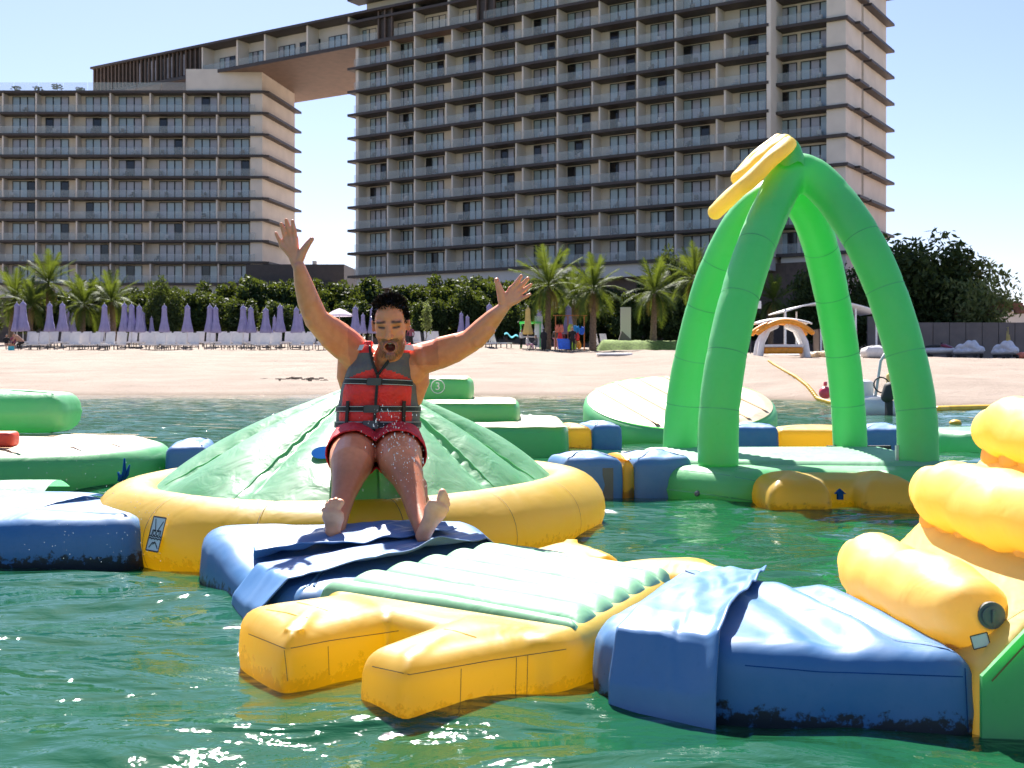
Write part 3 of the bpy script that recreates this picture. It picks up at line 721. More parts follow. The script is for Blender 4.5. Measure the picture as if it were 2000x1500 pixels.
for k in range(NSEAM):                                  # welded seam strips up the mound
    a = (k - .18) / NSEAM * 2 * math.pi; j = int(np.argmin(np.abs(((ang - a + math.pi) % (2 * math.pi)) - math.pi)))
    for dj in (-2, 2):
        pts = [Vector(V[i * nth + (j + dj) % nth]) for i in range(5, nsv - 1)]
        nn = [(Vector((p.x - apex[0], p.y - apex[1], 0)).normalized() * .5 + Vector((0, 0, 1))).normalized() for p in pts]
        v, f = strip(pts, nn, .014, .0015); obj('seam_strip', mesh_from(v, f), mound_o, M['green_pale'], world_coords=True)
p0 = P(628, 886, 5.52)                                   # round blue patch on the mound by the man's hip
def snap_mound(px, py):
    best = None
    for D in np.arange(4.9, 7, .01):
        q = P(px, py, D); i = np.argmin((V[:, 0] - q.x) ** 2 + (V[:, 1] - q.y) ** 2)
        if q.z <= V[i, 2] + .004: return q
    return q
pc = snap_mound(632, 888); e1 = (snap_mound(655, 888) - pc); e2 = (snap_mound(632, 868) - pc)
e1.normalize(); e2 = (e2 - e1 * e2.dot(e1)).normalized(); nn = e1.cross(e2).normalized(); nn = nn if nn.y < 0 else -nn
vs = [pc + nn * .012] + [pc + e1 * .055 * math.cos(a) + e2 * .055 * math.sin(a) + nn * .012 for a in np.linspace(0, 2 * math.pi, 25)[:-1]]
mm = mesh_from(vs, [(0, 1 + i, 1 + (i + 1) % 24) for i in range(24)]); obj('patch', mm, mound_o, M['navy'], world_coords=True)
# capacity pictogram sticker on the ring
def sticker(parent, c, e1, e2, w, h, picto=True, root_frame=True):
    e1, e2 = Vector(e1).normalized(), Vector(e2).normalized(); n_ = e1.cross(e2).normalized(); c = Vector(c)
    def q(u, v, o=0): return c + e1 * (u * w / 2) + e2 * (v * h / 2) + n_ * o
    pl = MB(); ns = 10
    vs = [q(u, v, .003 - .0) for v in (-1, 1) for u in (-1, 1)]
    pl.add([q(-1, -1, .002), q(1, -1, .002), q(1, 1, .002), q(-1, 1, .002)], [(0, 1, 2, 3)])
    st = obj('sticker', pl.mesh(), parent, M['label'], world_coords=True)
    ink = MB()
    def line(a, b, t=.05):
        a, b = q(*a, .0035), q(*b, .0035); s = (b - a).normalized().cross(n_) * (t * w / 2); ink.add([a + s, b + s, b - s, a - s], [(0, 1, 2, 3)])
    for a, b in (((-1, -1), (1, -1)), ((1, -1), (1, 1)), ((1, 1), (-1, 1)), ((-1, 1), (-1, -1))): line((a[0] * .96, a[1] * .97), (b[0] * .96, b[1] * .97), .06)
    if picto:
        for a, b in (((-.55, .85), (-.2, .2)), ((.7, .75), (.15, .2)), ((-.6, .2), (.65, .2)), ((-.6, .2), (-.6, -.12)), ((.65, .2), (.65, -.12)), ((-.6, -.8), (-.2, -.5)), ((.75, -.8), (.25, -.5)), ((-.25, -.5), (.3, -.5)), ((-.1, -.6), (.15, -.42))): line(a, b, .05)
        for y0 in (-.15, -.28):
            pr = (-.9, y0)
            for i in range(1, 9): cu = (-.9 + i * .225, y0 + (.05 if i % 2 else -.03)); line(pr, cu, .05); pr = cu
        for cx in (-.25, .25):
            pr = (cx + .22, .04)
            for i in range(1, 13): a = i / 12 * 6.283; cu = (cx + .22 * math.cos(a), .04 + .13 * math.sin(a)); line(pr, cu, .04); pr = cu
    obj('print', ink.mesh(), st, M['ink'], world_coords=True)
j = int(np.argmin([abs((p[0] / p[1]) - (308 - 1000) / F) + (0 if p[1] < 6 else 9) for p in cr])); n2 = Vector((nout[j][0], nout[j][1], 0)); t2 = Vector((-n2.y, n2.x, 0))
c0 = Vector((cl[j][0], cl[j][1], .075)); dv = (n2 * math.cos(.28) + Vector((0, 0, 1)) * math.sin(.28))
sticker(ring_o, c0 + dv * (TR + .003), t2, -n2 * math.sin(.28) + Vector((0, 0, 1)) * math.cos(.28), .1, .15)

# --- blue bridges
def slab_float(name, label, outline, z0, z1, r, mat, bulge=.02, wr=.012, wf=5.0, n=200, seed=3, cat='inflatable'):
    v, f = puff(outline, z0, z1, r, bulge, n, 20, wr, seed, wf)
    c = np.array(outline).mean(0); t = thing(name, label, cat, (c[0], c[1], 0)); o = obj('float_body', mesh_from(v, f), t, mat, world_coords=True); return t, o
bl, _ = slab_float('float_bridge', 'long dark blue inflatable bridge meeting the yellow ring at the left edge', [(-1.5, 5.12), (-2.0, 5.06), (-2.8, 5.0), (-4.4, 4.9), (-4.4, 6.0), (-2.8, 6.12), (-2.1, 6.15), (-1.85, 5.7)], -.12, .20, .11, M['blue'], .03, .014, 3.5)
v, f = patch([(-4.3, 5.25, .245), (-2.15, 5.32, .245), (-2.0, 5.95, .245), (-4.3, 5.85, .245)], 90, 30, lambda u, w, x, y: .012 * noise2(x, y * 2, 21, 3, 3.0) - .03 * (np.abs(w - .5) * 2) ** 4 - .02 * (np.abs(u - .5) * 2) ** 8)
obj('cover_sheet', mesh_from(v, f), bl, M['blue_flap'], world_coords=True)
v, f = patch([(-4.3, 6.0, .2), (-2.4, 6.08, .2), (-2.4, 6.45, .2), (-4.3, 6.4, .2)], 60, 16, lambda u, w, x, y: .05 * np.sin(np.pi * w) + .006 * noise2(x, y, 22, 2, 5.0))
obj('edge_pad', mesh_from(v, f), bl, M['green_pale'], world_coords=True)
bc, _ = slab_float('float_bridge', 'blue inflatable bridge between the yellow ring and the star platform, under the feet', [(-.66, 3.70), (-.95, 4.15), (-1.30, 4.80), (-1.18, 5.0), (-.7, 4.97), (-.25, 5.12), (-.1, 5.0), (-.04, 4.72), (-.34, 4.2)], -.12, .125, .085, M['blue'], .02, .008, 6.0, seed=5)
co = coords(_.data); w_ = co + np.array(bc.location); co[:, 2] += np.clip((w_[:, 2] + .02) / .1, 0, 1) * .075 * np.clip((w_[:, 1] - 4.35 - .45 * (w_[:, 0] + .7)) / .45, 0, 1); set_coords(_.data, co)
# loose cover flaps with curling edges, draped over the joints
def flap(parent, ptsA, ptsB, hang, mat, amp, seed, nm='cover_flap', nu=110, nv=46, curl=.05):
    """sheet from line A to line B; the part past u<hang[0] drops over the near side"""
    a = resample(np.array([tuple(p) for p in ptsA], float), nu, False); b = resample(np.array([tuple(p) for p in ptsB], float), nu, False)
    V = []
    for i in range(nu):
        for j in range(nv):
            w = j / (nv - 1); q = a[i] * (1 - w) + b[i] * w; V.append(q)
    V = np.array(V); U = np.repeat(np.arange(nu) / (nu - 1), nv); W = np.tile(np.arange(nv) / (nv - 1), nu)
    wv = noise2(U * 5 + W * 2, W * 2.2 - U, seed, 2, 1.2)
    rid = np.sin(U * 24 + 5 * noise2(U * 2, W * 2, seed + 1, 2, 1.5) + W * 5) * (.3 + .7 * W)
    V[:, 2] += amp * wv + amp * .8 * rid
    edge = np.exp(-((1 - W) / .09) ** 2); V[:, 2] += curl * edge * (.35 + .65 * np.clip(noise2(U * 4, U * 0, seed + 2, 2, 1.4), -.4, 1))
    fs = [(i * nv + j, (i + 1) * nv + j, (i + 1) * nv + j + 1, i * nv + j + 1) for i in range(nu - 1) for j in range(nv - 1)]
    me = mesh_from(V, fs); o = obj(nm, me, parent, mat, world_coords=True)
    so = o.modifiers.new('thickness', 'SOLIDIFY'); so.thickness = .004; return o
flap(bc, [(-.98, 4.12, -.07), (-.97, 4.14, .05), (-.90, 4.20, .150), (-.52, 4.60, .168), (-.16, 4.98, .172), (-.10, 5.02, .12)],
     [(-.82, 3.82, -.08), (-.81, 3.83, .05), (-.73, 3.88, .150), (-.42, 4.26, .166), (-.10, 4.70, .164), (-.05, 4.75, .11)], 0, M['blue_flap'], .008, 31)
flap(bc, [(-.98, 4.50, .165), (-.85, 4.60, .205), (-.6, 4.78, .215), (-.32, 4.94, .215)], [(-.92, 4.24, .158), (-.80, 4.30, .170), (-.52, 4.52, .188), (-.22, 4.78, .188)], 0, M['blue_flap'], .009, 37, curl=.045)

# --- star platform: green ribbed deck with four yellow legs
star = thing('star_platform', 'green ribbed platform with stubby yellow legs floating in front of the man', 'inflatable', (-.02, 3.85, 0))
ZT = .155
cor = dict(l=(-.64, 3.72), f=(.156, 3.04), r=(.56, 3.95), b=(-.06, 4.71))
mb = MB()
v, f = puff([cor['l'], (-.44, 3.44), (-.25, 3.23), (0.0, 3.02), cor['f'], (.38, 3.5), cor['r'], (.45, 4.15), (.2, 4.45), (-.0, 4.70), cor['b'], (-.36, 4.2)], -.09, ZT, .05, .0, 200, 16); mb.add(v, f)
def leg_puff(a0, a1, t0, t1, z1=ZT, z0=-.085, r=.068):
    a0, a1, t0, t1 = [np.array(q, float) for q in (a0, a1, t0, t1)]
    o = [a0, a0 + (t0 - a0) * .5, a0 + (t0 - a0) * .97, t0 + (t1 - t0) * .08, t0 + (t1 - t0) * .5, t0 + (t1 - t0) * .92, a1 + (t1 - a1) * .97, a1 + (t1 - a1) * .5, a1]
    return puff(o, z0, z1, r, .022, 130, 12)
for q in (((-.46, 3.72), (-.28, 3.42), (-.80, 3.44), (-.585, 3.06)), ((-.12, 3.42), (.2, 3.14), (-.38, 2.93), (-.25, 2.78)), ((.0, 4.5), (.2, 4.3), (.25, 4.84), (.42, 4.36)), ((.28, 4.25), (.42, 4.0), (.72, 4.34), (.80, 3.98))):
    v, f = leg_puff(*q); mb.add(v, f)
me = remesh(mb, .009, 9, .5)
obj('leg_frame', me, star, M['yellow'], world_coords=True)
def star_top(u, w, x, y):
    rib = np.abs(np.sin(np.pi * (w * 6.0 + .5 + .25 * (u - .5)))) ** .55
    e = np.minimum(np.minimum(u, 1 - u) / .07, np.minimum(w, 1 - w) / .07); e = np.clip(e, 0, 1); e = np.sqrt(1 - (1 - e) ** 2)
    return -.03 + e * (.026 + .038 * rib) + .004 * noise2(x, y, 41, 2, 6.0) * e
v, f = patch([(-.60, 3.70, ZT), (.17, 3.13, ZT), (.53, 3.93, ZT), (-.05, 4.63, ZT)], 90, 150, lambda u, w, x, y: star_top(u, w, x, y))
deck = obj('deck', mesh_from(v, f), star, M['deck'], world_coords=True)
# --- right-hand blue bridge
br, bro = slab_float('float_bridge', 'wide blue inflatable bridge between the star platform and the yellow climbing wall', [(.165, 3.05), (.42, 2.86), (.7, 2.79), (1.05, 2.71), (1.09, 2.80), (1.06, 3.2), (.99, 3.56), (.8, 3.72), (.57, 3.96), (.5, 3.85), (.35, 3.45)], -.09, .185, .075, M['blue'], .02, .0, 5.0, seed=8)
co = coords(bro.data); loc = np.array(br.location); w_ = co + loc
top = np.clip((w_[:, 2] - .12) / .06, 0, 1); rr = np.sin((w_[:, 0] * 1.0 + (w_[:, 1] - 3.3) * .18) * 34) * np.clip((w_[:, 0] - .6) / .2, 0, 1)
edge_f = np.clip((w_[:, 1] - 2.78) / .12, 0, 1) * np.clip((1.02 - w_[:, 0]) / .1, 0, 1) * np.clip((3.75 - w_[:, 1]) / .3, 0, 1)
co[:, 2] += top * (.022 * rr * edge_f + .006 * noise2(w_[:, 0], w_[:, 1], 17, 3, 7.0)); set_coords(bro.data, co)
flap(br, [(.24, 2.93, -.035), (.24, 2.945, .06), (.265, 3.0, .185), (.33, 3.12, .212), (.52, 3.52, .216), (.66, 3.84, .20)],
     [(.475, 2.77, -.045), (.48, 2.79, .06), (.50, 2.855, .195), (.54, 2.96, .218), (.68, 3.36, .226), (.79, 3.68, .21)], 0, M['blue_flap'], .0055, 53, nu=130, curl=.03)

# --- climbing wall with yellow rolls
wallt = thing('climbing_wall', 'steep yellow inflatable climbing wall with fat rolls and a green side', 'inflatable', (1.5, 3.1, 0))
def wall_pt(h, y):                                       # on the slope: h along X from the foot, y depth
    return Vector((1.02 + h + (3.55 - y) * .075, y, .15 + h * 1.02))
YN, YF = 2.70, 3.66
mb = MB()
pr = [(1.0, -.1), (1.0, .13), (1.02, .16), (1.5, .65), (2.0, 1.16), (2.1, 1.2), (2.9, 1.2), (2.9, -.1)]
side = []
for y in (YN + .02, YF - .05): side.append([(x + (3.55 - y) * .075, y, z) for x, z in pr])
n = len(pr); mb.add(side[0] + side[1], [tuple(range(n)), tuple(range(n, 2 * n))[::-1]] + [(i, i + n, (i + 1) % n + n, (i + 1) % n) for i in range(n)])
me = remesh(mb, .02, 6, .5); obj('slope_body', me, wallt, M['yellow_roll'], world_coords=True)
sd = MB(); y = YN; q = [(x + (3.55 - y) * .075, z) for x, z in [(1.005, -.1), (1.005, .14), (1.12, .26), (1.5, .645), (1.95, 1.10), (2.85, 1.15), (2.85, -.1)]]
nn_ = 30; vs = []
sdm = MB(); sdm.add([(a, y + .015, b_) for a, b_ in q] + [(a, y - .0, b_) for a, b_ in q], [tuple(range(7)), tuple(range(7, 14))[::-1]] + [(i, i + 7, (i + 1) % 7 + 7, (i + 1) % 7) for i in range(7)])
obj('side_panel', sdm.mesh(), wallt, M['green'], world_coords=True)
v, f = strip([(1.09, y - .001, .13), (1.3, y - .001, .36), (1.7, y - .001, .76)], (0, -1, 0), .004, .001); obj('seam', mesh_from(v, f), wallt, M['seam'], world_coords=True)
for k, (h, r1, yn) in enumerate(((.07, .098, 2.89), (.285, .095, 2.70), (.47, .09, 2.70), (.66, .09, 2.70))):
    yn = yn; yf = 3.60; pts = []; rad = []
    for i in range(27):
        t = i / 26; y = yn + (yf - yn) * t; p = wall_pt(h, y); off = Vector((-.70, 0, .71)) * (.035 + .012 * math.sin(t * math.pi))
        pts.append(p + off); rr_ = r1 * (1 + .08 * math.sin(t * math.pi) - .25 * max(0, t - .88) / .12 - .05 * max(0, .07 - t) / .07); rad.append((rr_, rr_ * 1.02))
    m2 = MB(); m2.capsule(pts, rad, 28); co_ = np.array(m2.v); ph = np.sin(co_[:, 1] * 40 + k) * .004 + .006 * noise2(co_[:, 1], co_[:, 2] * 2 + co_[:, 0], 60 + k, 2, 6.0)
    co_[:, 2] += ph - .014 * np.exp(-((co_[:, 1] - (yn + yf) / 2) / .18) ** 2) + .007 * np.sin(co_[:, 1] * 17 + co_[:, 0] * 22); m2.v = [tuple(c) for c in co_]
    rol = obj('roll', m2.mesh(smooth=True), wallt, M['yellow_roll'], world_coords=True)
    sk = MB()                                           # scalloped skirt that welds the roll on
    for i in range(8):
        t = (i + .5) / 8; p = wall_pt(h - .055, yn + (yf - yn) * t); sk.ball(p + Vector((-.0, 0, -.0)), (.028, .07, .05), None, 12, 8)
    obj('skirt', sk.mesh(smooth=True), rol, M['yellow_roll'], world_coords=True)
    if k == 0:
        c = pts[0] + Vector((.015, -r1 * 1.0, .012)); vm = MB()
        for rr_, d0, d1 in ((.032, .0, .012), (.024, .012, .017)): vm.tube([c + Vector((0, -d0 + .016, 0)), c + Vector((0, -d1 + .016, 0))], rr_, 24)
        vm.box(c + Vector((0, -.004, 0)), (.006, .006, .03), 0)
        obj('air_valve', vm.mesh(), rol, M['greyvalve'], world_coords=True)
        sticker(rol, c + Vector((-.035, -.012, -.055)), (1, 0, .25), (-.25, 0.1, 1), .042, .032, False)
        v, f = strip([P(a, b_, D) for a, b_, D in ((1700, 1130, 3.3), (1790, 1165, 3.0), (1850, 1185, 2.8))], (-.3, -1, .2), .003, .0); 

# --- arch platform
ZA = .2
arch = thing('arch_platform', 'green inflatable platform carrying a tall four-legged green arch', 'inflatable', (2.0, 8.3, 0))
v, f = puff([(.93, 9.3), (.90, 8.6), (.93, 7.98), (1.30, 7.46), (1.46, 7.40), (1.75, 7.52), (2.2, 7.52), (2.44, 7.36), (2.98, 7.5), (3.05, 8.5), (3.02, 9.4), (2.0, 9.5)], -.12, ZA, .13, .0, 220, 18)
obj('platform', mesh_from(v, f), arch, M['green'], world_coords=True)
def arch_top(u, w, x, y):
    rib = np.abs(np.sin(np.pi * w * 11)) ** .6; e = np.clip(np.minimum(np.minimum(u, 1 - u) / .05, np.minimum(w, 1 - w) / .05), 0, 1)
    return -.02 + np.sqrt(1 - (1 - e) ** 2) * (.018 + .034 * rib)
v, f = patch([(1.05, 7.95, ZA), (2.9, 7.75, ZA), (2.93, 9.35, ZA), (1.0, 9.25, ZA)], 60, 150, arch_top)
obj('deck', mesh_from(v, f), arch, M['deck'], world_coords=True)
mb = MB()
for (x0, x1, y0, y1) in ((1.50, 1.88, 6.93, 7.5), (2.05, 2.40, 6.93, 7.5)):
    v, f = rbox_mesh((x0 + x1) / 2, (y0 + y1) / 2, x1 - x0, y1 - y0, -.1, .19, .12, 0, 80, .03, inner=10); mb.add(v, f)
v, f = rbox_mesh(1.96, 7.38, .8, .42, -.08, .175, .1, 0, 80, .02, inner=10); mb.add(v, f)
obj('yellow_feet', remesh(mb, .018, 8, .5), arch, M['yellow'], world_coords=True)
ar = MB(); pc = P(1642, 966, 7.12)
def arrow(c, s): return [(c.x + a * s, c.y, c.z + b * s) for a, b in ((-.5, -.9), (.5, -.9), (.5, .1), (1, .1), (0, 1), (-1, .1), (-.5, .1))]
a1 = arrow(pc, .034); ar.add(a1 + [(x, yy + .03, z) for x, yy, z in a1], [tuple(range(7)), tuple(range(7, 14))[::-1]] + [(i, i + 7, (i + 1) % 7 + 7, (i + 1) % 7) for i in range(7)])
obj('arrow_print', ar.mesh(), arch, M['navy'], world_coords=True)
apx = P(1556, 350, 8.62)
legs = {'FL': ([(1402, 916, 7.85), (1405, 800, 7.87), (1420, 690, 7.92), (1445, 580, 8.02), (1477, 480, 8.16), (1510, 400, 8.36)], .136),
        'FR': ([(1793, 910, 7.95), (1789, 800, 7.97), (1768, 690, 8.02), (1729, 565, 8.1), (1683, 465, 8.2), (1628, 385, 8.4)], .14),
        'BL': ([(1327, 886, 9.3), (1334, 790, 9.28), (1350, 700, 9.22), (1375, 600, 9.1), (1405, 515, 8.98), (1452, 430, 8.8)], .135),
        'BR': ([(1661, 880, 9.45), (1656, 790, 9.42), (1645, 690, 9.36), (1625, 580, 9.25), (1603, 485, 9.1), (1580, 420, 8.9)], .132)}
mb = MB(); SEAMS = []
for a_, b_, mid in (('FL', 'FR', [(1540, 345, 8.48), (1578, 340, 8.5)]), ('BL', 'BR', [(1505, 384, 8.72), (1548, 374, 8.78)])):
    pp = legs[a_][0] + mid + legs[b_][0][::-1]; r = legs[a_][1]
    w3 = [P(*q) for q in pp]; w3[0].z = ZA - .02; w3[-1].z = ZA - .02
    pts = [Vector(q) for q in catmull(w3, 8)]
    seg = [r * (1 - .035 * (1 if (i % 8 == 0 and i) else 0)) for i in range(len(pts))]
    mb.tube(pts, seg, 24)
    for i in (8, 16, 24, 32, 72, 80, 88, 96): SEAMS.append((pts[i], (pts[i + 1] - pts[i - 1]).normalized(), r))
mb.ball(P(1540, 358, 8.62), (.13, .16, .12))
arch_o = obj('arch', remesh(mb, .018, 10, .5), arch, M['arch'], world_coords=True)
for c, t, r in SEAMS:
    a_ = t.cross(Vector((0, 0, 1))).normalized() if abs(t.z) < .95 else t.cross(Vector((1, 0, 0))).normalized(); b_ = t.cross(a_)
    q = [c + (a_ * math.cos(an) + b_ * math.sin(an)) * (r * .985) for an in np.linspace(0, 2 * math.pi, 33)]; nn = [x - c for x in q]
    v, f = strip(q, nn, .006, .0); obj('seam', mesh_from(v, f), arch_o, M['seam_green'], world_coords=True)
# deflated flower on top: yellow petals hanging to the side and a green collar
for i, (w3, r) in enumerate((([(1532, 278, 8.5), (1500, 300, 8.42), (1472, 325, 8.4), (1444, 348, 8.4)], .07), ([(1540, 282, 8.35), (1508, 310, 8.25), (1470, 348, 8.25), (1432, 380, 8.3), (1397, 414, 8.35)], .062), ([(1520, 275, 8.6), (1480, 305, 8.6), (1452, 335, 8.6)], .06))):
    m2 = MB(); q = [Vector(x) for x in catmull([P(*a) for a in w3], 6)]; m2.capsule(q, [(r * (.95 + .3 * abs(math.sin(3.2 * j / len(q) * math.pi))), r * .85) for j in range(len(q))], 14)
    obj('petal', m2.mesh(smooth=True), arch, M['yellow_roll'], world_coords=True)
m2 = MB(); cc = P(1540, 290, 8.45); prv = []
for j in range(9):
    a = j / 8 * math.pi * 2; prv.append(cc + Vector((.1 * math.cos(a), .11 * math.sin(a), .0)))
tip = cc + Vector((-.0, 0, .09))
V_ = [tip]; 
for rr_, dz in ((.5, .055), (.85, .02), (1.1, -.05), (1.15, -.13)):
    for j in range(20):
        a = j / 20 * 2 * math.pi; V_.append(cc + Vector((.085 * rr_ * math.cos(a) * 1.15, .12 * rr_ * math.sin(a), dz + .016 * math.sin(4 * a) * rr_)))
fs = [(0, 1 + j, 1 + (j + 1) % 20) for j in range(20)] + [(1 + i * 20 + j, 1 + (i + 1) * 20 + j, 1 + (i + 1) * 20 + (j + 1) % 20, 1 + i * 20 + (j + 1) % 20) for i in range(3) for j in range(20)]
obj('collar', mesh_from(V_, fs), arch, M['green'], world_coords=True)
m2 = MB(); m2.box(P(1753, 889, 7.95), (.025, .025, .13)); obj('strap_end', m2.mesh(), arch, M['pole'], world_coords=True)
m2 = MB(); m2.box((2.75, 9.42, .215), (.5, .05, .03)); obj('anchor_strap', m2.mesh(), arch, M['black'], world_coords=True)

# --- tilted disc
disc = thing('tilted_disc', 'round green float with a sloping striped cream top behind the arch', 'inflatable', (1.97, 14.0, 0))
nr_, na = 30, 120; cx, cy_, Rd = 1.97, 14.0, 1.13; V_ = []
def dz(x, y): return .455 + (y - cy_) / Rd * .285
for (rr_, zz) in ((.86, 'b'), (.97, 'c'), (1.0, 'm'), (1.0, 't2'), (.985, 't1'), (.95, 't')):
    for j in range(na):
        a = 2 * math.pi * j / na; x, y = cx + Rd * rr_ * math.cos(a), cy_ + Rd * rr_ * math.sin(a); zt_ = dz(cx + Rd * math.cos(a), cy_ + Rd * math.sin(a))
        V_.append((x, y, {'b': -.1, 'c': -.05, 'm': .06, 't2': zt_ - .09, 't1': zt_ - .03, 't': zt_}[zz]))
fs = [(i * na + j, i * na + (j + 1) % na, (i + 1) * na + (j + 1) % na, (i + 1) * na + j) for i in range(5) for j in range(na)]
obj('side_wall', mesh_from(V_, fs), disc, M['green'], world_coords=True)
V_ = []; 
for i in range(31):
    for j in range(na):
        rr_ = .955 * (1 - i / 30) + .001; a = 2 * math.pi * j / na; x, y = cx + Rd * rr_ * math.cos(a), cy_ + Rd * rr_ * math.sin(a)
        e = min(1, i / 3); ln = (x - cx) * .93 + (y - cy_) * .37
        V_.append((x, y, dz(x, y) + e * (.012 + .03 * abs(math.sin((ln) * 9)) ** .6)))
fs = [(i * na + j, i * na + (j + 1) % na, (i + 1) * na + (j + 1) % na, (i + 1) * na + j) for i in range(30) for j in range(na)]
dt = obj('striped_top', mesh_from(V_, fs), disc, M['cream'], world_coords=True)
for k in range(-3, 4):
    c_ = k * math.pi / 9 + (cx * .93 + cy_ * .37) - ((cx * .0)); kk = round(c_ * 9 / math.pi); 
    ln0 = k * math.pi / 9; pts = []
    for s_ in np.linspace(-1.05, 1.05, 24):
        x, y = cx + .93 * ln0 - .37 * s_, cy_ + .37 * ln0 + .93 * s_
        if math.hypot(x - cx, y - cy_) < Rd * .93: pts.append((x, y, dz(x, y) + .030))
    if len(pts) > 3: v, f = strip(pts, (0, -.25, 1), .05, .002); obj('stripe', mesh_from(v, f), dt, M['tan'], world_coords=True)
for px_ in (1204, 1497):
    c = P(px_, 842, 12.95 if px_ < 1300 else 13.35); sticker(disc, c, (1, (-.25 if px_ < 1300 else .45), 0), (0, .0, 1), .09, .11)
# --- numbered steps
steps = thing('step_float', 'green inflatable steps with glare-paled yellow treads and a circled number 3', 'inflatable', (-.7, 11.8, 0))
for i, (x0, x1, y0, y1, z0, z1) in enumerate(((-2.0, .55, 11.05, 13.6, -.1, .30), (-1.75, .08, 11.75, 13.6, .27, .50), (-1.6, -.43, 12.45, 13.6, .48, .74))):
    v, f = rbox_mesh((x0 + x1) / 2, (y0 + y1) / 2, x1 - x0, y1 - y0, z0, z1, .07, 0, 160, .0, inner=6); st = obj('step', mesh_from(v, f), steps, M['green'], world_coords=True)
    v, f = patch([(x0 + .03, y0 + .02, z1 - .004), (x1 - .04, y0 + .02, z1 - .004), (x1 - .04, y1 - .03, z1 - .004), (x0 + .03, y1 - .03, z1 - .004)], 70, 40, lambda u, w, x, y: .02 * np.clip(np.minimum(np.minimum(u, 1 - u) / .03, np.minimum(w, 1 - w) / .05), 0, 1) + .008 * noise2(x, y, 70 + i, 2, 4.0))
    obj('tread', mesh_from(v, f), st, M['cream'], world_coords=True)  # yellow vinyl tops coloured cream, the sun glare painted in
c3 = P(855, 755, 12.43); Mt = Matrix.Translation(c3) @ Matrix.Rotation(R(90), 4, 'X')
obj('number_print', text_mesh('3', .115, Mt), steps, M['label'], world_coords=True)
m2 = MB(); m2.tube([c3 + Vector((.07 * math.cos(a), .0, .07 * math.sin(a))) for a in np.linspace(0, 2 * math.pi, 41)[:-1]], .0045, 6, closed=True); obj('ring_print', m2.mesh(), steps, M['label'], world_coords=True)
# --- left round float with backrest and red block
rf = thing('round_float', 'round green float with a cream striped top and a bolster at the left edge', 'inflatable', (-3.95, 9.1, 0))
ol = [(-3.95 + 1.32 * math.cos(a), 9.1 + 1.2 * math.sin(a)) for a in np.linspace(0, 2 * math.pi, 25)[:-1]]
v, f = puff(ol, -.12, .26, .14, .0, 200, 16); body = obj('float_body', mesh_from(v, f), rf, M['green'], world_coords=True)
V_ = []
for i in range(25):
    for j in range(120):
        rr_ = .93 * (1 - i / 24) + .001; a = 2 * math.pi * j / 120; x, y = -3.95 + 1.32 * rr_ * math.cos(a), 9.1 + 1.2 * rr_ * math.sin(a)
        V_.append((x, y, .245 + min(1, i / 3) * (.03 + .02 * abs(math.sin((y * 1.0 + x * .25) * 9)) ** .6)))
fs = [(i * 120 + j, i * 120 + (j + 1) % 120, (i + 1) * 120 + (j + 1) % 120, (i + 1) * 120 + j) for i in range(24) for j in range(120)]
st_o = obj('striped_top', mesh_from(V_, fs), body, M['cream'], world_coords=True)
for k in range(-9, 10):
    yy = 9.1 - 3.95 * .25; ln0 = round((yy) * 9 / math.pi + k) * math.pi / 9; pts = []
    for x in np.linspace(-5.3, -2.6, 50):
        y = ln0 - .25 * x - .0
        if ((x + 3.95) / 1.32) ** 2 + ((y - 9.1) / 1.2) ** 2 < .82: pts.append((x, y, .2925))
    if len(pts) > 3: v, f = strip(pts, (0, 0, 1), .03, .002); obj('stripe', mesh_from(v, f), st_o, M['tan'], world_coords=True)
v, f = rbox_mesh(-4.75, 10.15, 2.0, .6, .3, .64, .14, 0, 120, .03, inner=10); obj('bolster', mesh_from(v, f), rf, M['green_pale'], world_coords=True)
kel = MB()                                              # blue seaweed print on the side
for (a, b_, D) in (((236, 945), (243, 895), 8.12), ((236, 945), (253, 908), 8.14), ((232, 940), (230, 922), 8.1)):
    p0, p1 = P(a[0], a[1], D - .17), P(b_[0], b_[1], D - .17); kel.tube([p0, (p0 + p1) / 2 + Vector((.012, 0, 0)), p1], [.01, .014, .005], 6)
obj('seaweed_print', kel.mesh(smooth=True), rf, M['navy'], world_coords=True)
v, f = rbox_mesh(-3.85, 8.35, .7, .22, .29, .395, .025, R(8), 60, .005, inner=5)
solo('foam_block', mesh_from(v, f), M['red_block'], 'red foam block lying on the round float at the left edge', 'block')
# --- short connectors
def connector(label, c, L_, W_, rz, zt_, order, seed):
    """a stubby coupling: blue wrapped ends, yellow core"""
    t = thing('float_coupling', label, 'inflatable', (c[0], c[1], 0)); ca, sa = math.cos(rz), math.sin(rz); tot = sum(w for _, w in order); a = -L_ / 2
    for nm, w in order:
        l = L_ * w / tot; cxx, cyy = c[0] + ca * (a + l / 2), c[1] + sa * (a + l / 2)
        v, f = rbox_mesh(cxx, cyy, l * 1.03, W_ * (1.0 if nm != 'yellow' else .94), -.1, zt_ * (1.0 if nm != 'yellow' else .92), .07, rz, 80, .03, inner=10, wr=.014 if nm == 'blue' else 0, wseed=seed, wf=7.0)
        obj({'blue': 'cover', 'yellow': 'core', 'green': 'core'}[nm], mesh_from(v, f), t, M[{'blue': 'blue_flap', 'yellow': 'yellow', 'green': 'green_pale'}[nm]], world_coords=True); a += l
    return t
ct = connector('blue wrapped coupling with a yellow gap between the mound slide and arch platform', (.72, 8.05), .88, .5, R(12), .26, (('blue', .9), ('yellow', .18), ('blue', .9)), 3)
for px_, D in ((1187, 7.78), (1236, 7.86)):
    p = P(px_, 930, D); m2 = MB(); m2.box((p.x, p.y, .09), (.07, .03, .2)); obj('mesh_strip', m2.mesh(), ct, M['greyvalve'], world_coords=True)
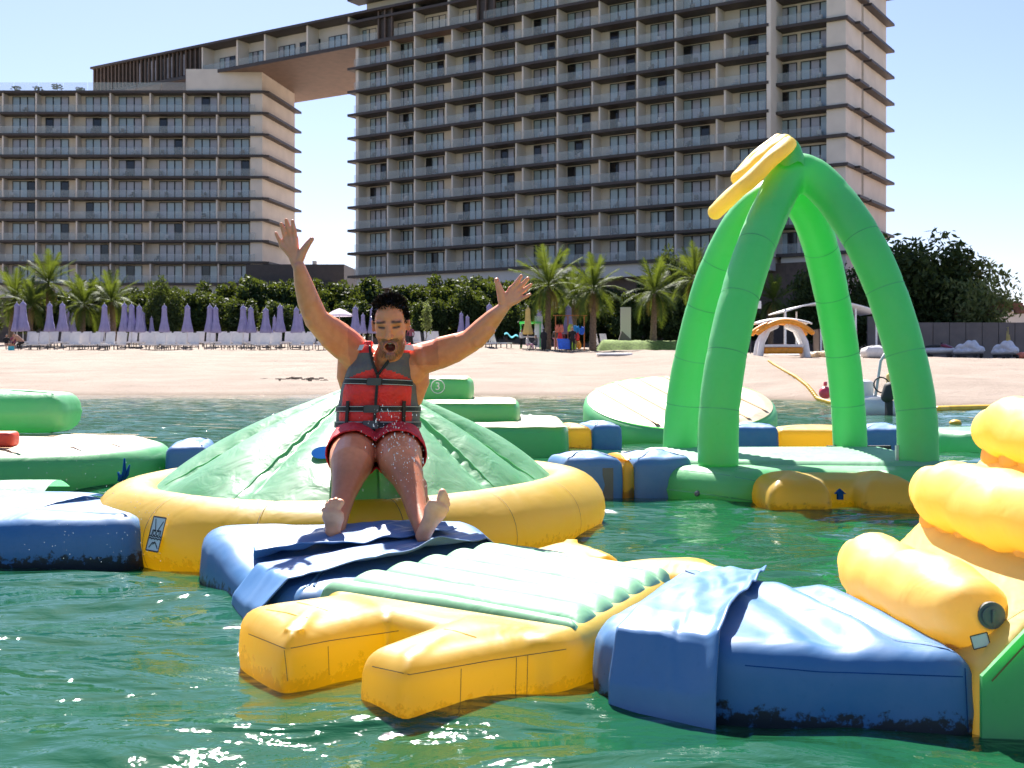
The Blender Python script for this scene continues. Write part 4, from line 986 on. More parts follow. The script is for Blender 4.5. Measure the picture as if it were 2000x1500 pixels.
connector('blue and yellow coupling between the number 3 steps and the tilted disc', (.78, 12.6), .62, .6, R(14), .26, (('yellow', .9), ('blue', 1.0)), 5)
connector('blue and yellow coupling leading from the tilted disc behind the arch', (3.15, 12.3), 1.75, .6, R(-7), .25, (('blue', .9), ('yellow', 1.6), ('blue', .9)), 7)
connector('yellow and blue coupling behind the round float at the left', (-2.05, 9.3), 1.2, .8, R(10), .27, (('blue', .55), ('yellow', 1.0), ('green', .6)), 9)
slab_float('float_platform', 'low green platform behind the climbing wall near the far shore', [(4.35, 11.6), (6.8, 11.2), (7.0, 12.6), (4.3, 12.9)], -.1, .22, .1, M['green_pale'], .03, .01, 4.0, 100)
def wd(i): return None
# ---------------------------------------------------------------- welds, valves and handles laid on the vinyl skins
from mathutils.bvhtree import BVHTree
_BV = {}
def surf(o, px, py):
    """the point and normal where the line of sight through a photo pixel meets an inflatable's skin"""
    if o.name not in _BV:
        me = o.data; off = Vector(root_of(o).location)
        _BV[o.name] = BVHTree.FromPolygons([v.co + off for v in me.vertices], [tuple(p.vertices) for p in me.polygons])
    d = (P(px, py, 1.0) - Vector((0, 0, H))).normalized(); h_, n_, _, _ = _BV[o.name].ray_cast(Vector((0, 0, H)), d)
    if h_ is None: return None, None
    return h_, (n_ if n_.dot(d) < 0 else -n_)
def weld(o, pix, w=.0022, mat='seam', nm='seam', step=14, off=.0018):
    pp = resample(np.array(pix, float), max(3, int(sum(math.dist(a, b) for a, b in zip(pix[:-1], pix[1:])) / step)), False); pts, nn = [], []
    for a in pp:
        h_, n_ = surf(o, a[0], a[1])
        if h_ is not None and (not pts or (h_ - pts[-1]).length < .25): pts.append(h_); nn.append(n_)
    if len(pts) > 2: v, f = strip(pts, nn, w, off); obj(nm, mesh_from(v, f), o, M[mat], world_coords=True)
def ch(t, nm): return [c for c in t.children if c.name.split('.')[0] == nm][0]
sf = ch(star, 'leg_frame')
for q in ([(486, 1238), (560, 1268), (640, 1252), (780, 1232)], [(728, 1302), (800, 1318), (960, 1290), (1105, 1268)], [(640, 1262), (642, 1318)], [(1008, 1284), (1006, 1362)], [(1030, 1280), (1028, 1360)], [(900, 1306), (898, 1378)], [(556, 1270), (562, 1330)]): weld(sf, q)
for q in ([(520, 1190), (560, 1196), (600, 1206)], [(560, 1172), (600, 1180), (640, 1192)], [(770, 1238), (812, 1246), (850, 1260)], [(850, 1226), (890, 1232), (930, 1244)]): weld(sf, q, .006, 'yellow', 'weld_strip')
bb = ch(br, 'float_body')
for q in ([(1455, 1300), (1600, 1312), (1880, 1322)], [(1884, 1305), (1890, 1430)], [(1138, 1270), (1138, 1360)]): weld(bb, q, .0025, 'navy')
pf = ch(arch, 'platform')
for q in ([(1282, 912), (1400, 925), (1500, 944)], [(1300, 955), (1400, 968), (1495, 982)]): weld(pf, q, .008, 'seam_green')
for (o, px, py, r) in ((pf, 1362, 964, .02),):
    h_, n_ = surf(o, px, py)
    if h_ is not None: m_ = MB(); m_.tube([h_ - n_ * .003, h_ + n_ * .006, h_ + n_ * .010], [r, r, r * .7], 18); obj('air_valve', m_.mesh(smooth=True), o, M['greyvalve'], world_coords=True)
sb = ch(wallt, 'slope_body')
for q in ([(1690, 1150), (1760, 1195), (1870, 1262)], [(1960, 1215), (2000, 1190)]): weld(sb, q, .003)
# ---------------------------------------------------------------- the man
man = thing('person', 'man in a red life vest and red shorts sliding down with both arms flung up', 'person', (-.62, 5.3, .1))
def V3(*a): return Vector(a)
bm = MB()
# head frame: x to the viewer's right, y towards the viewer (down a little), z up
hc = P(763, 636, 5.22); tilt = R(16); roll = R(-2)
HX = Vector((math.cos(roll), 0, -math.sin(roll))); HY = Vector((0, -math.cos(tilt), -math.sin(tilt))); HZ = HX.cross(HY); HZ = HZ if HZ.z > 0 else -HZ
HM = Matrix((HX, HY, HZ)).transposed()                  # local -> world
def h(x, y, z): return hc + HM @ Vector((x, y, z))
def hball(c, r): bm.ball(h(*c), r, HM, 20, 14)
hball((0, -.022, .035), (.074, .094, .088))              # skull
hball((0, .01, .04), (.066, .078, .070))                # forehead
bm.tube([h(0, .005, .04), h(0, .012, .0), h(0, .012, -.045), h(0, .014, -.085), h(0, .018, -.115), h(0, .024, -.132)],
        [(.067, .078), (.068, .078), (.063, .075), (.053, .068), (.038, .055), (.020, .036)], 24, up=HY)
hball((0, .074, -.118), (.023, .020, .022))              # chin
hball((-.036, .058, -.028), (.026, .024, .022)); hball((.036, .058, -.028), (.026, .024, .022))   # cheeks
bm.capsule([h(0, .086, .022), h(0, .100, -.004), h(0, .109, -.026)], [(.0095, .010), (.012, .012), (.0145, .012)], 12, up=HY)
hball((-.013, .093, -.030), (.009, .010, .008)); hball((.013, .093, -.030), (.009, .010, .008))
bm.capsule([h(-.052, .068, .029), h(-.03, .084, .035), h(-.008, .085, .028)], [.009, .0105, .009], 10)      # brow ridges
bm.capsule([h(.052, .068, .029), h(.03, .084, .035), h(.008, .085, .028)], [.009, .0105, .009], 10)
lip = [(math.cos(a) * .027, .079 + .010 * math.sin(a) * (.6 if math.sin(a) > 0 else .2), -.076 + math.sin(a) * .024) for a in np.linspace(0, 2 * math.pi, 25)[:-1]]
bm.tube([h(*q) for q in lip], .0065, 8, closed=True)
for s in (-1, 1):                                       # ears
    for (y_, z_, r_) in ((-.012, .012, .014), (-.016, -.002, .013), (-.012, -.018, .011)):
        hball((s * .077, y_, z_), (.009, r_, r_))
neck = P(757, 704, 5.36)
bm.tube([h(0, -.03, -.05), h(0, -.035, -.09), neck + V3(0, 0, .01), neck + V3(0, .02, -.05)], [(.058, .06), (.058, .06), (.064, .064), (.085, .075)], 20, up=(0, -1, 0))
# trunk: cross-sections (centre, half width, half depth)
TS = [(P(738, 880, 5.46), .165, .125), (P(738, 850, 5.47), .168, .125), (P(738, 815, 5.48), .158, .115), (P(741, 780, 5.47), .160, .118), (P(745, 745, 5.45), .172, .125), (P(749, 715, 5.43), .165, .115), (P(752, 690, 5.41), .130, .090)]
bm.tube([a for a, _, _ in TS], [(w, d) for _, w, d in TS], 32, up=(0, -1, .15))
# arms
sl, sr = P(697, 693, 5.40), P(818, 702, 5.40)
aL = [P(712, 712, 5.41), sl, P(672, 668, 5.36), P(645, 648, 5.31), P(617, 622, 5.25), P(603, 588, 5.22), P(592, 552, 5.20), P(584, 520, 5.18)]
rL = [(.078, .078), (.080, .078), (.073, .073), (.067, .068), (.054, .055), (.056, .050), (.045, .040), (.032, .026)]
bm.capsule(aL, rL, 18)
aR = [P(802, 722, 5.41), sr, P(850, 693, 5.37), P(885, 682, 5.33), P(920, 665, 5.28), P(944, 642, 5.25), P(964, 620, 5.22), P(982, 602, 5.19)]
rR = [(.078, .078), (.076, .076), (.066, .070), (.062, .064), (.053, .053), (.054, .050), (.043, .039), (.032, .026)]
bm.capsule([P(668, 650, 5.34), P(646, 634, 5.29)], [.045, .040], 14); bm.capsule([P(666, 684, 5.36), P(642, 664, 5.30)], [.044, .040], 14); bm.ball(P(692, 683, 5.37), .062)      # biceps, triceps, deltoid
bm.capsule([P(862, 676, 5.34), P(892, 667, 5.30)], [.043, .038], 14); bm.capsule([P(860, 703, 5.36), P(892, 691, 5.31)], [.042, .038], 14); bm.ball(P(826, 698, 5.37), .060)
bm.capsule([P(606, 610, 5.22), P(597, 575, 5.20)], [.040, .032], 12); bm.capsule([P(932, 664, 5.25), P(954, 644, 5.22)], [.040, .032], 12)
bm.capsule(aR, rR, 18)
bm.capsule([P(683, 700, 5.42), P(682, 735, 5.44), P(690, 770, 5.46)], [.055, .058, .05], 14)        # lats
bm.capsule([P(815, 712, 5.42), P(816, 745, 5.44), P(806, 778, 5.46)], [.052, .055, .048], 14)
def hand(D, wrist, palm, fing, thumb, pr=.0085):
    w = P(*wrist, D); pc = P(*palm, D - .004); kn = [P(*a, D - .01) for a, _, _ in fing]
    # palm: a fan of capsules from the wrist to each knuckle
    for k in kn: bm.capsule([w + (pc - w) * .25, (w + pc) / 2 * .4 + k * .6, k], [.017, .0165, .0140], 10)
    bm.capsule([w, pc], [(.026, .020), (.030, .016)], 14, up=(0, -1, 0))
    for (a, b_, c), r in zip(fing, (.0102, .0106, .0100, .0090)):
        A_, B_, C_ = P(*a, D - .01), P(*b_, D - .022), P(*c, D - .026); bm.capsule([A_, (A_ + B_) / 2, B_, (B_ + C_) / 2, C_], [r * 1.08, r, r * 1.0, r * .93, r * .82], 10)
    a, b_, c = thumb; A_, B_, C_ = P(*a, D - .012), P(*b_, D - .02), P(*c, D - .022)
    bm.capsule([w + (A_ - w) * .45, A_, B_, C_], [.020, .0185, .0145, .0112], 10)
hand(5.18, (581, 517), (572, 491), [((577, 466), (575, 449), (571.5, 432)), ((567, 465), (563.5, 447), (559, 430)), ((557.5, 468), (553.5, 452), (549, 437)), ((550, 479), (544, 467), (538.5, 455))], ((592, 491), (601, 477), (609, 467)))
hand(5.18, (983, 601), (993, 586), [((998, 564), (1009, 552), (1018, 539)), ((1008, 567), (1020, 556), (1031, 544)), ((1014, 574), (1026, 566), (1037, 556)), ((1012, 586), (1024, 581), (1035, 575))], ((978, 572), (974, 560), (970, 547)))
# legs
lL = [P(700, 860, 5.44), P(692, 878, 5.28), P(688, 894, 5.10), P(686, 908, 5.0), P(680, 932, 4.92), P(671, 966, 4.83), P(663, 1000, 4.74), P(656, 1036, 4.65)]
rl = [(.104, .099), (.104, .100), (.098, .094), (.090, .084), (.070, .066), (.050, .052), (.042, .044), (.034, .039)]
bm.capsule(lL, rl, 20)
lR = [P(774, 862, 5.44), P(778, 878, 5.28), P(780, 893, 5.10), P(783, 906, 5.0), P(795, 930, 4.92), P(806, 964, 4.83), P(815, 1000, 4.74), P(826, 1034, 4.65)]
bm.capsule(lR, rl, 20)
bm.ball(P(682, 918, 4.93), (.046, .045, .05)); bm.ball(P(794, 916, 4.93), (.046, .045, .05))          # kneecaps
bm.capsule([P(664, 950, 4.90), P(660, 975, 4.86)], [.036, .03], 12); bm.capsule([P(818, 948, 4.90), P(822, 973, 4.86)], [.036, .03], 12)   # calves
def foot(heel, ball_, toes, D0, D1, wid, tr):
    Hh, Bb = P(*heel, D0), P(*ball_, D1); ax = (Bb - Hh).normalized(); nrm = Vector((0, -1, 0)); nrm = (nrm - ax * nrm.dot(ax)).normalized(); sd = ax.cross(nrm)
    mid = Hh * .5 + Bb * .5 + nrm * -.006
    bm.capsule([Hh, Hh * .75 + Bb * .25, mid, Hh * .2 + Bb * .8, Bb], [(.030, .030), (.031, .029), (.034, .026), (wid, .024), (wid * .95, .019)], 16, up=nrm)
    for (t, r) in zip(toes, tr):
        T = P(*t, D1 + .012); rt = Bb + (T - Bb) * .35 - nrm * .004; bm.capsule([rt, rt * .4 + T * .6 + nrm * .004, T], [r, r, r * 1.05], 10)
foot((650, 1048), (651, 1003), [(665, 982), (656, 977), (647, 979), (639, 986), (632, 996)], 4.60, 4.565, .044, (.0155, .0115, .0108, .0102, .0098))
foot((826, 1046), (856, 988), [(864, 962), (870, 968), (873, 976), (875, 985), (873, 995)], 4.60, 4.55, .046, (.0155, .0115, .0108, .0102, .0098))
me = remesh(bm, .0042, 3, .5)
co = coords(me)
L = (co - np.array(hc)) @ np.array(HM)                   # head-local coordinates of every vertex
near = (np.abs(L) < .2).all(1)
# eye sockets and the open mouth
for s in (-1, 1):
    e = ((L[:, 0] - s * .031) / .021) ** 2 + ((L[:, 2] - .013) / .011) ** 2; k = near & (e < 1) & (L[:, 1] > .03); co[k] -= np.array(HY) * (.006 * (1 - e[k]))[:, None]
e = (L[:, 0] / .0235) ** 2 + ((L[:, 2] + .077) / .021) ** 2; k = near & (e < 1) & (L[:, 1] > .03); co[k] -= np.array(HY) * (.034 * (1 - e[k] ** 2))[:, None]
set_coords(me, co)
# skin tones: shaved beard, brows, lips, lids, palms and soles
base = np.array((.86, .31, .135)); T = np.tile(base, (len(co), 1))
def blend(mask, c): 
    m_ = np.clip(mask, 0, 1)[:, None]; T[:] = T * (1 - m_) + np.array(c) * m_
def sm(x, a, b): return np.clip((x - a) / (b - a), 0, 1)
x, y, z = L[:, 0], L[:, 1], L[:, 2]
nz = noise2(x * 400, z * 400 + y * 300, 5, 2, 1.0) * .12
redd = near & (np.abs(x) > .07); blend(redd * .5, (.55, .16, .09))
beard = near * sm(-z, .030, .062) * sm(y, -.05, .0) * sm(z + .165, .0, .03)
jaw = np.clip(sm(np.abs(x), .022, .04) + sm(-z, .095, .108) + ((z > -.058) & (z < -.038) & (np.abs(x) < .034)) * 1.0, 0, 1)
blend(beard * jaw * (.62 + nz), (.06, .03, .018))
moust = near & (y > .05) & (np.abs(x) < .036) & (z < -.037) & (z > -.056); blend(moust * .5, (.06, .028, .016))
for s in (-1, 1):
    bw = near & (y > .03); d = np.abs((z - (.036 - .25 * np.abs(x - s * .03) * 0 - .10 * (np.abs(x) - .032) * 1.2)) ); blend(bw * sm(-d, -.0072, -.003) * sm(-np.abs(x - s * .033), -.024, -.016) * .9, (.012, .006, .004))
    d = np.abs(z - (.010 + 1.2 * (x - s * .032) ** 2 * 4)); blend(bw * sm(-d, -.006, -.0025) * sm(-np.abs(x - s * .032), -.019, -.012), (.018, .01, .008))
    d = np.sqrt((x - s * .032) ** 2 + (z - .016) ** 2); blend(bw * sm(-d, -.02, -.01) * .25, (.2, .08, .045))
lipm = near & (y > .03); ee = (x / .0345) ** 2 + ((z + .077) / .031) ** 2; e = (x / .0235) ** 2 + ((z + .077) / .021) ** 2
blend(lipm * sm(-np.abs(ee - .78), -.28, -.12), (.42, .13, .10)); blend(lipm * sm(-e, -1.05, -.8), (.10, .015, .012))
tng = lipm & (e < .75) & (z < -.080); blend(tng * .8, (.33, .07, .06))
wy = co[:, 1]
for c, rr in ((P(576, 480, 5.17), .12), (P(1000, 580, 5.17), .12)):
    d = np.linalg.norm(co - np.array(c), axis=1); blend(sm(-d, -rr, -rr * .7) * .8, (.78, .33, .22))
for c in (P(650, 1010, 4.58), P(845, 1005, 4.58)):
    d = np.linalg.norm(co - np.array(c), axis=1); blend(sm(-d, -.15, -.11) * sm(-wy, -4.60, -4.55) * .85, (.74, .42, .27))
low = sm(-(co[:, 2]), -.5, -.42) * (wy > 4.62); blend(low * .8, (.44, .16, .075))  # legs darker: painted shade together with hair and wet skin
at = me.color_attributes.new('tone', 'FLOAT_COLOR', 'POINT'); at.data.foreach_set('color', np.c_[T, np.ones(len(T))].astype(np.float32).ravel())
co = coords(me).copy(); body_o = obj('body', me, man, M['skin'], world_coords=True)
tm = MB()                                               # upper teeth
for i in range(8):
    x_ = (i - 3.5) * .0052; tm.ball(h(x_, .066 - abs(x_) * .35, -.0625), (.0027, .003, .0046), HM, 8, 6)
obj('teeth', tm.mesh(smooth=True), man, M['teeth'], world_coords=True)
# hair: a cap of short wet tufts
hm = MB(); 
cap = MB(); cap.ball(h(0, -.026, .040), (.0775, .096, .0895), HM, 32, 20); cme = cap.mesh(smooth=True); cc = coords(cme); Lc = (cc - np.array(hc)) @ np.array(HM)
line = .075 - .45 * np.clip(-(Lc[:, 1] - .04), 0, .2) - .35 * np.clip(np.abs(Lc[:, 0]) - .045, 0, .03) * 2
keepv = Lc[:, 2] > np.where(Lc[:, 1] > .03, .068, np.where(Lc[:, 1] > -.01, .022, -.03))
bmx = bmesh.new(); bmx.from_mesh(cme); bmx.verts.ensure_lookup_table(); bmesh.ops.delete(bmx, geom=[bmx.verts[i] for i in range(len(keepv)) if not keepv[i]], context='VERTS'); bmx.to_mesh(cme); bmx.free()
obj('hair_cap', cme, man, M['hair'], world_coords=True)
rr = random.Random(3); cnt = 0
while cnt < 2200:
    a, b_ = rr.uniform(0, 6.283), math.asin(rr.uniform(-.3, 1)); d = Vector((math.cos(b_) * math.cos(a), math.cos(b_) * math.sin(a), math.sin(b_)))
    q = Vector((d.x * .0775, d.y * .096 - .026, d.z * .0895 + .040))
    lim = (.070 + rr.uniform(-.006, .006)) if q.y > .03 else ((.0 if q.y > -.01 else -.04) + rr.uniform(-.008, .02))
    if q.z < lim: continue
    cnt += 1; ln = rr.uniform(.007, .016) * ((1.75 if q.y > -.03 else 1.3) if q.z > .085 else .45); t = (d + Vector((rr.uniform(-.6, .6), rr.uniform(-.2, .9), rr.uniform(-.2, .5)))).normalized()
    s = t.cross(d); s = (s if s.length > .1 else Vector((1, 0, 0))).normalized() * .0026; b0 = q - d * .002; m_ = q + t * ln * .6; tip = q + t * ln + d * .003
    k = len(hm.v); hm.v += [tuple(h(*p)) for p in (b0 - s, b0 + s, m_ + s * .8, m_ - s * .8, tip)]; hm.f += [(k, k + 1, k + 2, k + 3), (k + 3, k + 2, k + 4)]; hm.m += [0, 0]
bk = np.where(near & (beard * jaw > .35) | moust)[0]
vn = np.empty(len(co) * 3); body_o.data.vertices.foreach_get('normal', vn); vn = vn.reshape(-1, 3)
for i in rr.sample(list(bk), min(1300, len(bk))):
    q = Vector(co[i]); n_ = Vector(vn[i]); t = (n_ * .5 + Vector((rr.uniform(-.4, .4), -.1, -.8))).normalized(); s = t.cross(n_); s = (s if s.length > .05 else Vector((1, 0, 0))).normalized() * .0007
    k = len(hm.v); hm.v += [tuple(q - s), tuple(q + s), tuple(q + t * rr.uniform(.003, .006) + n_ * .001)]; hm.f += [(k, k + 1, k + 2)]; hm.m += [0]
ho = obj('hair', hm.mesh(), man, M['hair'], world_coords=True)
# --- swim shorts
sm_ = MB()
sm_.tube([P(738, 840, 5.47), P(738, 858, 5.46), P(738, 884, 5.44)], [(.172, .13), (.180, .135), (.165, .125)], 28, up=(0, -1, .15))
for pts in ((P(702, 858, 5.46), P(694, 873, 5.34), P(689, 889, 5.16)), (P(772, 860, 5.46), P(777, 873, 5.34), P(780, 888, 5.16))): sm_.capsule(pts, [(.112, .108), (.116, .112), (.116, .110)], 22)
me = remesh(sm_, .008, 3, .5); co = coords(me)
co += np.c_[np.zeros((len(co), 2)), .005 * noise2(co[:, 0] * 2, co[:, 1] + co[:, 2] * 2, 8, 2, 14.0)]
set_coords(me, co); bmx = bmesh.new(); bmx.from_mesh(me)
for q0, q1 in ((lL[1], lL[2]), (lR[1], lR[2])):
    pass
bmesh.ops.delete(bmx, geom=[v for v in bmx.verts if v.co.y + .35 * (v.co.z - .5) < 5.155 and v.co.z < .62], context='VERTS'); bmx.to_mesh(me); bmx.free()
me.polygons.foreach_set('use_smooth', [True] * len(me.polygons))
so = obj('shorts', me, man, M['shorts'], world_coords=True); md = so.modifiers.new('t', 'SOLIDIFY'); md.thickness = .006; md.offset = 1
# --- life vest: shell round the trunk, front panels, straps and buckles
VS = [(P(737, 858, 5.46), .180, .155), (P(738, 838, 5.47), .192, .170), (P(739, 808, 5.475), .190, .172), (P(741, 778, 5.465), .182, .170), (P(744, 748, 5.45), .172, .165), (P(748, 718, 5.43), .158, .150), (P(752, 692, 5.41), .142, .125), (P(755, 668, 5.40), .118, .092)]
nh, nt_ = 72, 120
hh = np.linspace(0, len(VS) - 1, nh); C_ = np.array([tuple(a) for a, _, _ in VS]); Wd = np.array([w for _, w, _ in VS]); Dp = np.array([d for _, _, d in VS])
def vi(arr, t): return np.stack([np.interp(t, np.arange(len(VS)), arr[:, k]) for k in range(3)], 1) if arr.ndim == 2 else np.interp(t, np.arange(len(VS)), arr)
cc, ww, dd = vi(C_, hh), vi(Wd, hh), vi(Dp, hh)
def vpt(t, th, off=0.0):
    """t 0..1 up the vest, th angle: 0 = front (towards the viewer), + to the viewer's right"""
    i = t * (len(VS) - 1); c = vi(C_, np.array([i]))[0]; w, d = float(vi(Wd, np.array([i]))[0]), float(vi(Dp, np.array([i]))[0])
    se = lambda v, p: math.copysign(abs(v) ** p, v)
    return Vector((c[0] + (w + off) * se(math.sin(th), .85), c[1] - (d + off) * se(math.cos(th), .8), c[2] + .15 * (d) * se(math.cos(th), .8) * .3))
VV = []; TT = []
for i in range(nh):
    t = i / (nh - 1)
    for j in range(nt_):
        th = -math.pi + 2 * math.pi * j / nt_; VV.append(vpt(t, th, .004 * math.sin(t * 30) * math.cos(th) + .004 * float(noise2(t * 9, th * 2, 3, 2, 1.0)))); TT.append((t, th))
fs, fm = [], []
for i in range(nh - 1):
    for j in range(nt_):
        t, th = TT[i * nt_ + j]; t += .5 / (nh - 1); th += math.pi / nt_; a = abs(th)
        vneck = .10 + (t - .66) * 1.25 if t > .66 else 0.0
        if t > .64 and a < max(0, (t - .64) * 1.35): continue          # neck opening
        if t > .50:                                                     # arm holes
            k = (t - .50) / .40; lo, hi = 1.62 - .72 * min(1, k) ** .6, 1.62 + .55 * min(1, k) ** .6
            if lo < a < hi: continue
        if t > .93 and a > 2.2: continue
        if a < .016 and t < .64 and False: continue
        red = (a < 1.02 - .30 * max(0, .30 - t) and t < .60 + .10 * (1 - (a / .95)) ) or t > .865 or t < .10
        fs.append((i * nt_ + j, i * nt_ + (j + 1) % nt_, (i + 1) * nt_ + (j + 1) % nt_, (i + 1) * nt_ + j)); fm.append(0 if red else 1)
me = mesh_from(VV, fs, mats=[M['red'], M['grey']], fm=fm)
vest = obj('life_vest', me, man, None, world_coords=True); md = vest.modifiers.new('t', 'SOLIDIFY'); md.thickness = .022; md.offset = -1
def band(t0, t1, th0, th1, off, mat, nm, par=vest, tilt=0.0, n=40, w_off=.006):
    bb = MB(); vs = []
    for i in range(n + 1):
        th = th0 + (th1 - th0) * i / n; dt = tilt * th
        vs += [vpt(t0 + dt, th, off), vpt(t1 + dt, th, off), vpt(t1 + dt, th, off + w_off), vpt(t0 + dt, th, off + w_off)]
    f_ = []
    for i in range(n):
        a = 4 * i
        for k in range(4): f_.append((a + k, a + 4 + k, a + 4 + (k + 1) % 4, a + (k + 1) % 4))
    f_ += [(3, 2, 1, 0), (4 * n, 4 * n + 1, 4 * n + 2, 4 * n + 3)]
    bb.add(vs, f_); return obj(nm, bb.mesh(smooth=False), par, M[mat], world_coords=True)
for t0, t1, a, tl in ((.545, .60, 1.0, -.010), (.30, .355, 3.1, -.0), (.155, .215, 3.1, -.0)):
    s_ = band(t0, t1, -a, a, .001, 'black', 'strap', vest, tl); bk = band(t0 - .006, t1 + .006, -.17, .07, .006, 'metal', 'buckle', s_, tl, 8, .012)
    for e0, e1 in ((t0 + .004, t0 + .008), (t1 - .008, t1 - .004)): band(e0, e1, -a, -.2, .0073, 'offwhite', 'stitching', s_, tl, 24, .0006); band(e0, e1, .1, a, .0073, 'offwhite', 'stitching', s_, tl, 24, .0006)
for th in (-.62, .66):
    band(.10, .40, th - .045, th + .045, .008, 'black', 'strap_keeper', vest, 0, 3, .006)
band(.02, .64, -.02, .02, .006, 'black', 'zip', vest, 0, 2, .004)
for s in (-1, 1):
    bb = MB(); ns = 14; vs = []                          # black binding along the neckline
    pts = [vpt(.64 + .30 * k / ns, s * max(.012, (.30 * k / ns) * 1.35), .006) for k in range(ns + 1)]; bb.tube(pts, .006, 8); obj('binding', bb.mesh(smooth=True), vest, M['black'], world_coords=True)
    band(.89, .955, min(s * .62, s * 1.15), max(s * .62, s * 1.15), .010, 'retro', 'reflective_patch', vest, 0, 10, .003)
# spray thrown up between the legs
sp = MB(); rr = random.Random(11)
for i in range(330):
    u = rr.random(); px_ = rr.gauss(770 + 60 * (u - .3), 24); py_ = 800 + 165 * u + rr.gauss(0, 8); D = rr.uniform(4.72, 5.0); r = rr.choice((.0007, .001, .001, .0014, .002)) * rr.uniform(.7, 1.2)
    sp.ball(P(px_, py_, D), (r, r, r * rr.uniform(1, 3.5)), None, 6, 4)
for i in range(110):
    px_ = rr.uniform(40, 330); py_ = rr.uniform(900, 1100); sp.ball(P(px_, py_, rr.uniform(4.3, 4.9)), rr.uniform(.0009, .0018), None, 5, 4)
o = obj('water_spray', sp.mesh(smooth=True), None, M['drop']); setp(o, 'fine white water drops thrown up around the sliding man', 'spray', None, 'stuff')
# ---------------------------------------------------------------- planting
def crown_mesh(seed, n, r, leaf, mat, clumps=26, flat=.8, up=.0):
    g = np.random.default_rng(seed); V, Fc = [], []
    cs = g.normal(size=(clumps, 3)); cs /= np.linalg.norm(cs, axis=1)[:, None]; cs *= g.uniform(.45, .95, (clumps, 1)) ; cr_ = g.uniform(.22, .42, clumps)
    for i in range(n):
        k = g.integers(clumps); d = g.normal(size=3); d /= np.linalg.norm(d); p = (cs[k] * (1 if i % 3 else g.uniform(.2, .9)) + d * cr_[k] * g.uniform(.5, 1.05)) * np.array(r)
        a = g.normal(size=3) + np.array((0, 0, up)); a /= np.linalg.norm(a); b_ = np.cross(a, g.normal(size=3)); b_ /= np.linalg.norm(b_)
        l = leaf * g.uniform(.6, 1.3); w = l * .42; o = len(V)
        V += [p - a * l * .5, p + b_ * w * .5, p + a * l * .5, p - b_ * w * .5]; Fc.append((o, o + 1, o + 2, o + 3))
    me = mesh_from(V, Fc, smooth=False); me.materials.append(mat); return me
def trunk_mesh(h, r0, r1, mat, seed=0, limbs=0, spread=1.0):
    m_ = MB(); g = random.Random(seed); pts = [Vector((g.uniform(-.06, .06) * h * i / 6, g.uniform(-.06, .06) * h * i / 6, h * i / 6)) for i in range(7)]
    m_.tube(pts, [r0 + (r1 - r0) * i / 6 for i in range(7)], 9)
    for i in range(limbs):
        a = g.uniform(0, 6.28); s = pts[g.randrange(3, 6)]; e = s + Vector((math.cos(a) * spread, math.sin(a) * spread, spread * g.uniform(.5, 1.2))); m_.tube([s, (s + e) / 2 + Vector((0, 0, .15 * spread)), e], [r1 * .8, r1 * .6, r1 * .2], 6)
    me = m_.mesh(smooth=True); me.materials.append(mat); return me
HB = [crown_mesh(s, 9000, (2.9, 2.2, 2.6), .46, M['hedge'], 34) for s in (1, 2, 3)]
HT = trunk_mesh(2.2, .16, .09, M['bark'], 2, 4, 1.2)
i = 0
for row, (D, xs, top) in enumerate(((118, [-40, 60, 160, 262, 345, 420, 500, 575, 650, 722, 800, 878, 950, 1030, 1110, 1195, 1290, 1390], 550), (112, [300, 380, 462, 540, 615, 690, 765, 845, 915, 985, 1060, 1140, 1230, 1330, 1430], 578))):
    for px in xs:
        b = BD(px + random.uniform(-8, 8), D + random.uniform(-2, 2)); zt_ = H + (HOR - top - random.uniform(-14, 16)) * D / F; hgt = zt_ - b.z; s = hgt / 5.6
        t = thing('hedge_shrub', f'dark green leafy shrub, {ordw(i)} along the planting below the hotel', 'shrub', b, random.uniform(0, 6), 'shrubs below the hotel'); i += 1
        obj('crown', HB[i % 3], t, None, (0, 0, hgt - 2.35 * s), None, (s * random.uniform(.9, 1.15), s, s)); obj('trunk', HT, t, None, (0, 0, -.1), None, (s, s, s))
def frond_mesh(seed, L_, droop, mat):
    g = random.Random(seed); V, Fc = [], []; n = 26; pts = []
    for i in range(n + 1):
        t = i / n; pts.append(Vector((L_ * (t - .12 * droop * t * t), 0, L_ * (.42 * t - droop * .75 * t * t))))
    for i in range(n):
        a, b_ = pts[i], pts[i + 1]; w = .035 * (1 - i / n) + .008; o = len(V); V += [a + Vector((0, w, 0)), a - Vector((0, w, 0)), b_ - Vector((0, w, 0)), b_ + Vector((0, w, 0))]; Fc.append((o, o + 1, o + 2, o + 3))
        if i < 3: continue
        t = i / n; ll = L_ * .27 * math.sin(math.pi * min(1, .12 + t * .92)) ** .6; tn = (b_ - a).normalized()
        for s in (-1, 1):
            for q in (0, .5):
                b0 = a + (b_ - a) * q; d = (Vector((0, s, 0)) * .8 + tn * .75 + Vector((0, 0, g.uniform(-.25, .2)))).normalized(); e = b0 + d * ll * g.uniform(.8, 1.1) + Vector((0, 0, -.12 * ll)); wv = tn * .032; o = len(V); V += [b0 - wv, b0 + wv, e]; Fc.append((o, o + 1, o + 2))
    me = mesh_from(V, Fc, smooth=False); me.materials.append(mat); return me
FR = [frond_mesh(k, 3.1, d, M['palm']) for k, d in ((1, .35), (2, .7), (3, 1.0), (4, .18))]; FD = frond_mesh(9, 2.4, 1.3, M['palm_dry'])
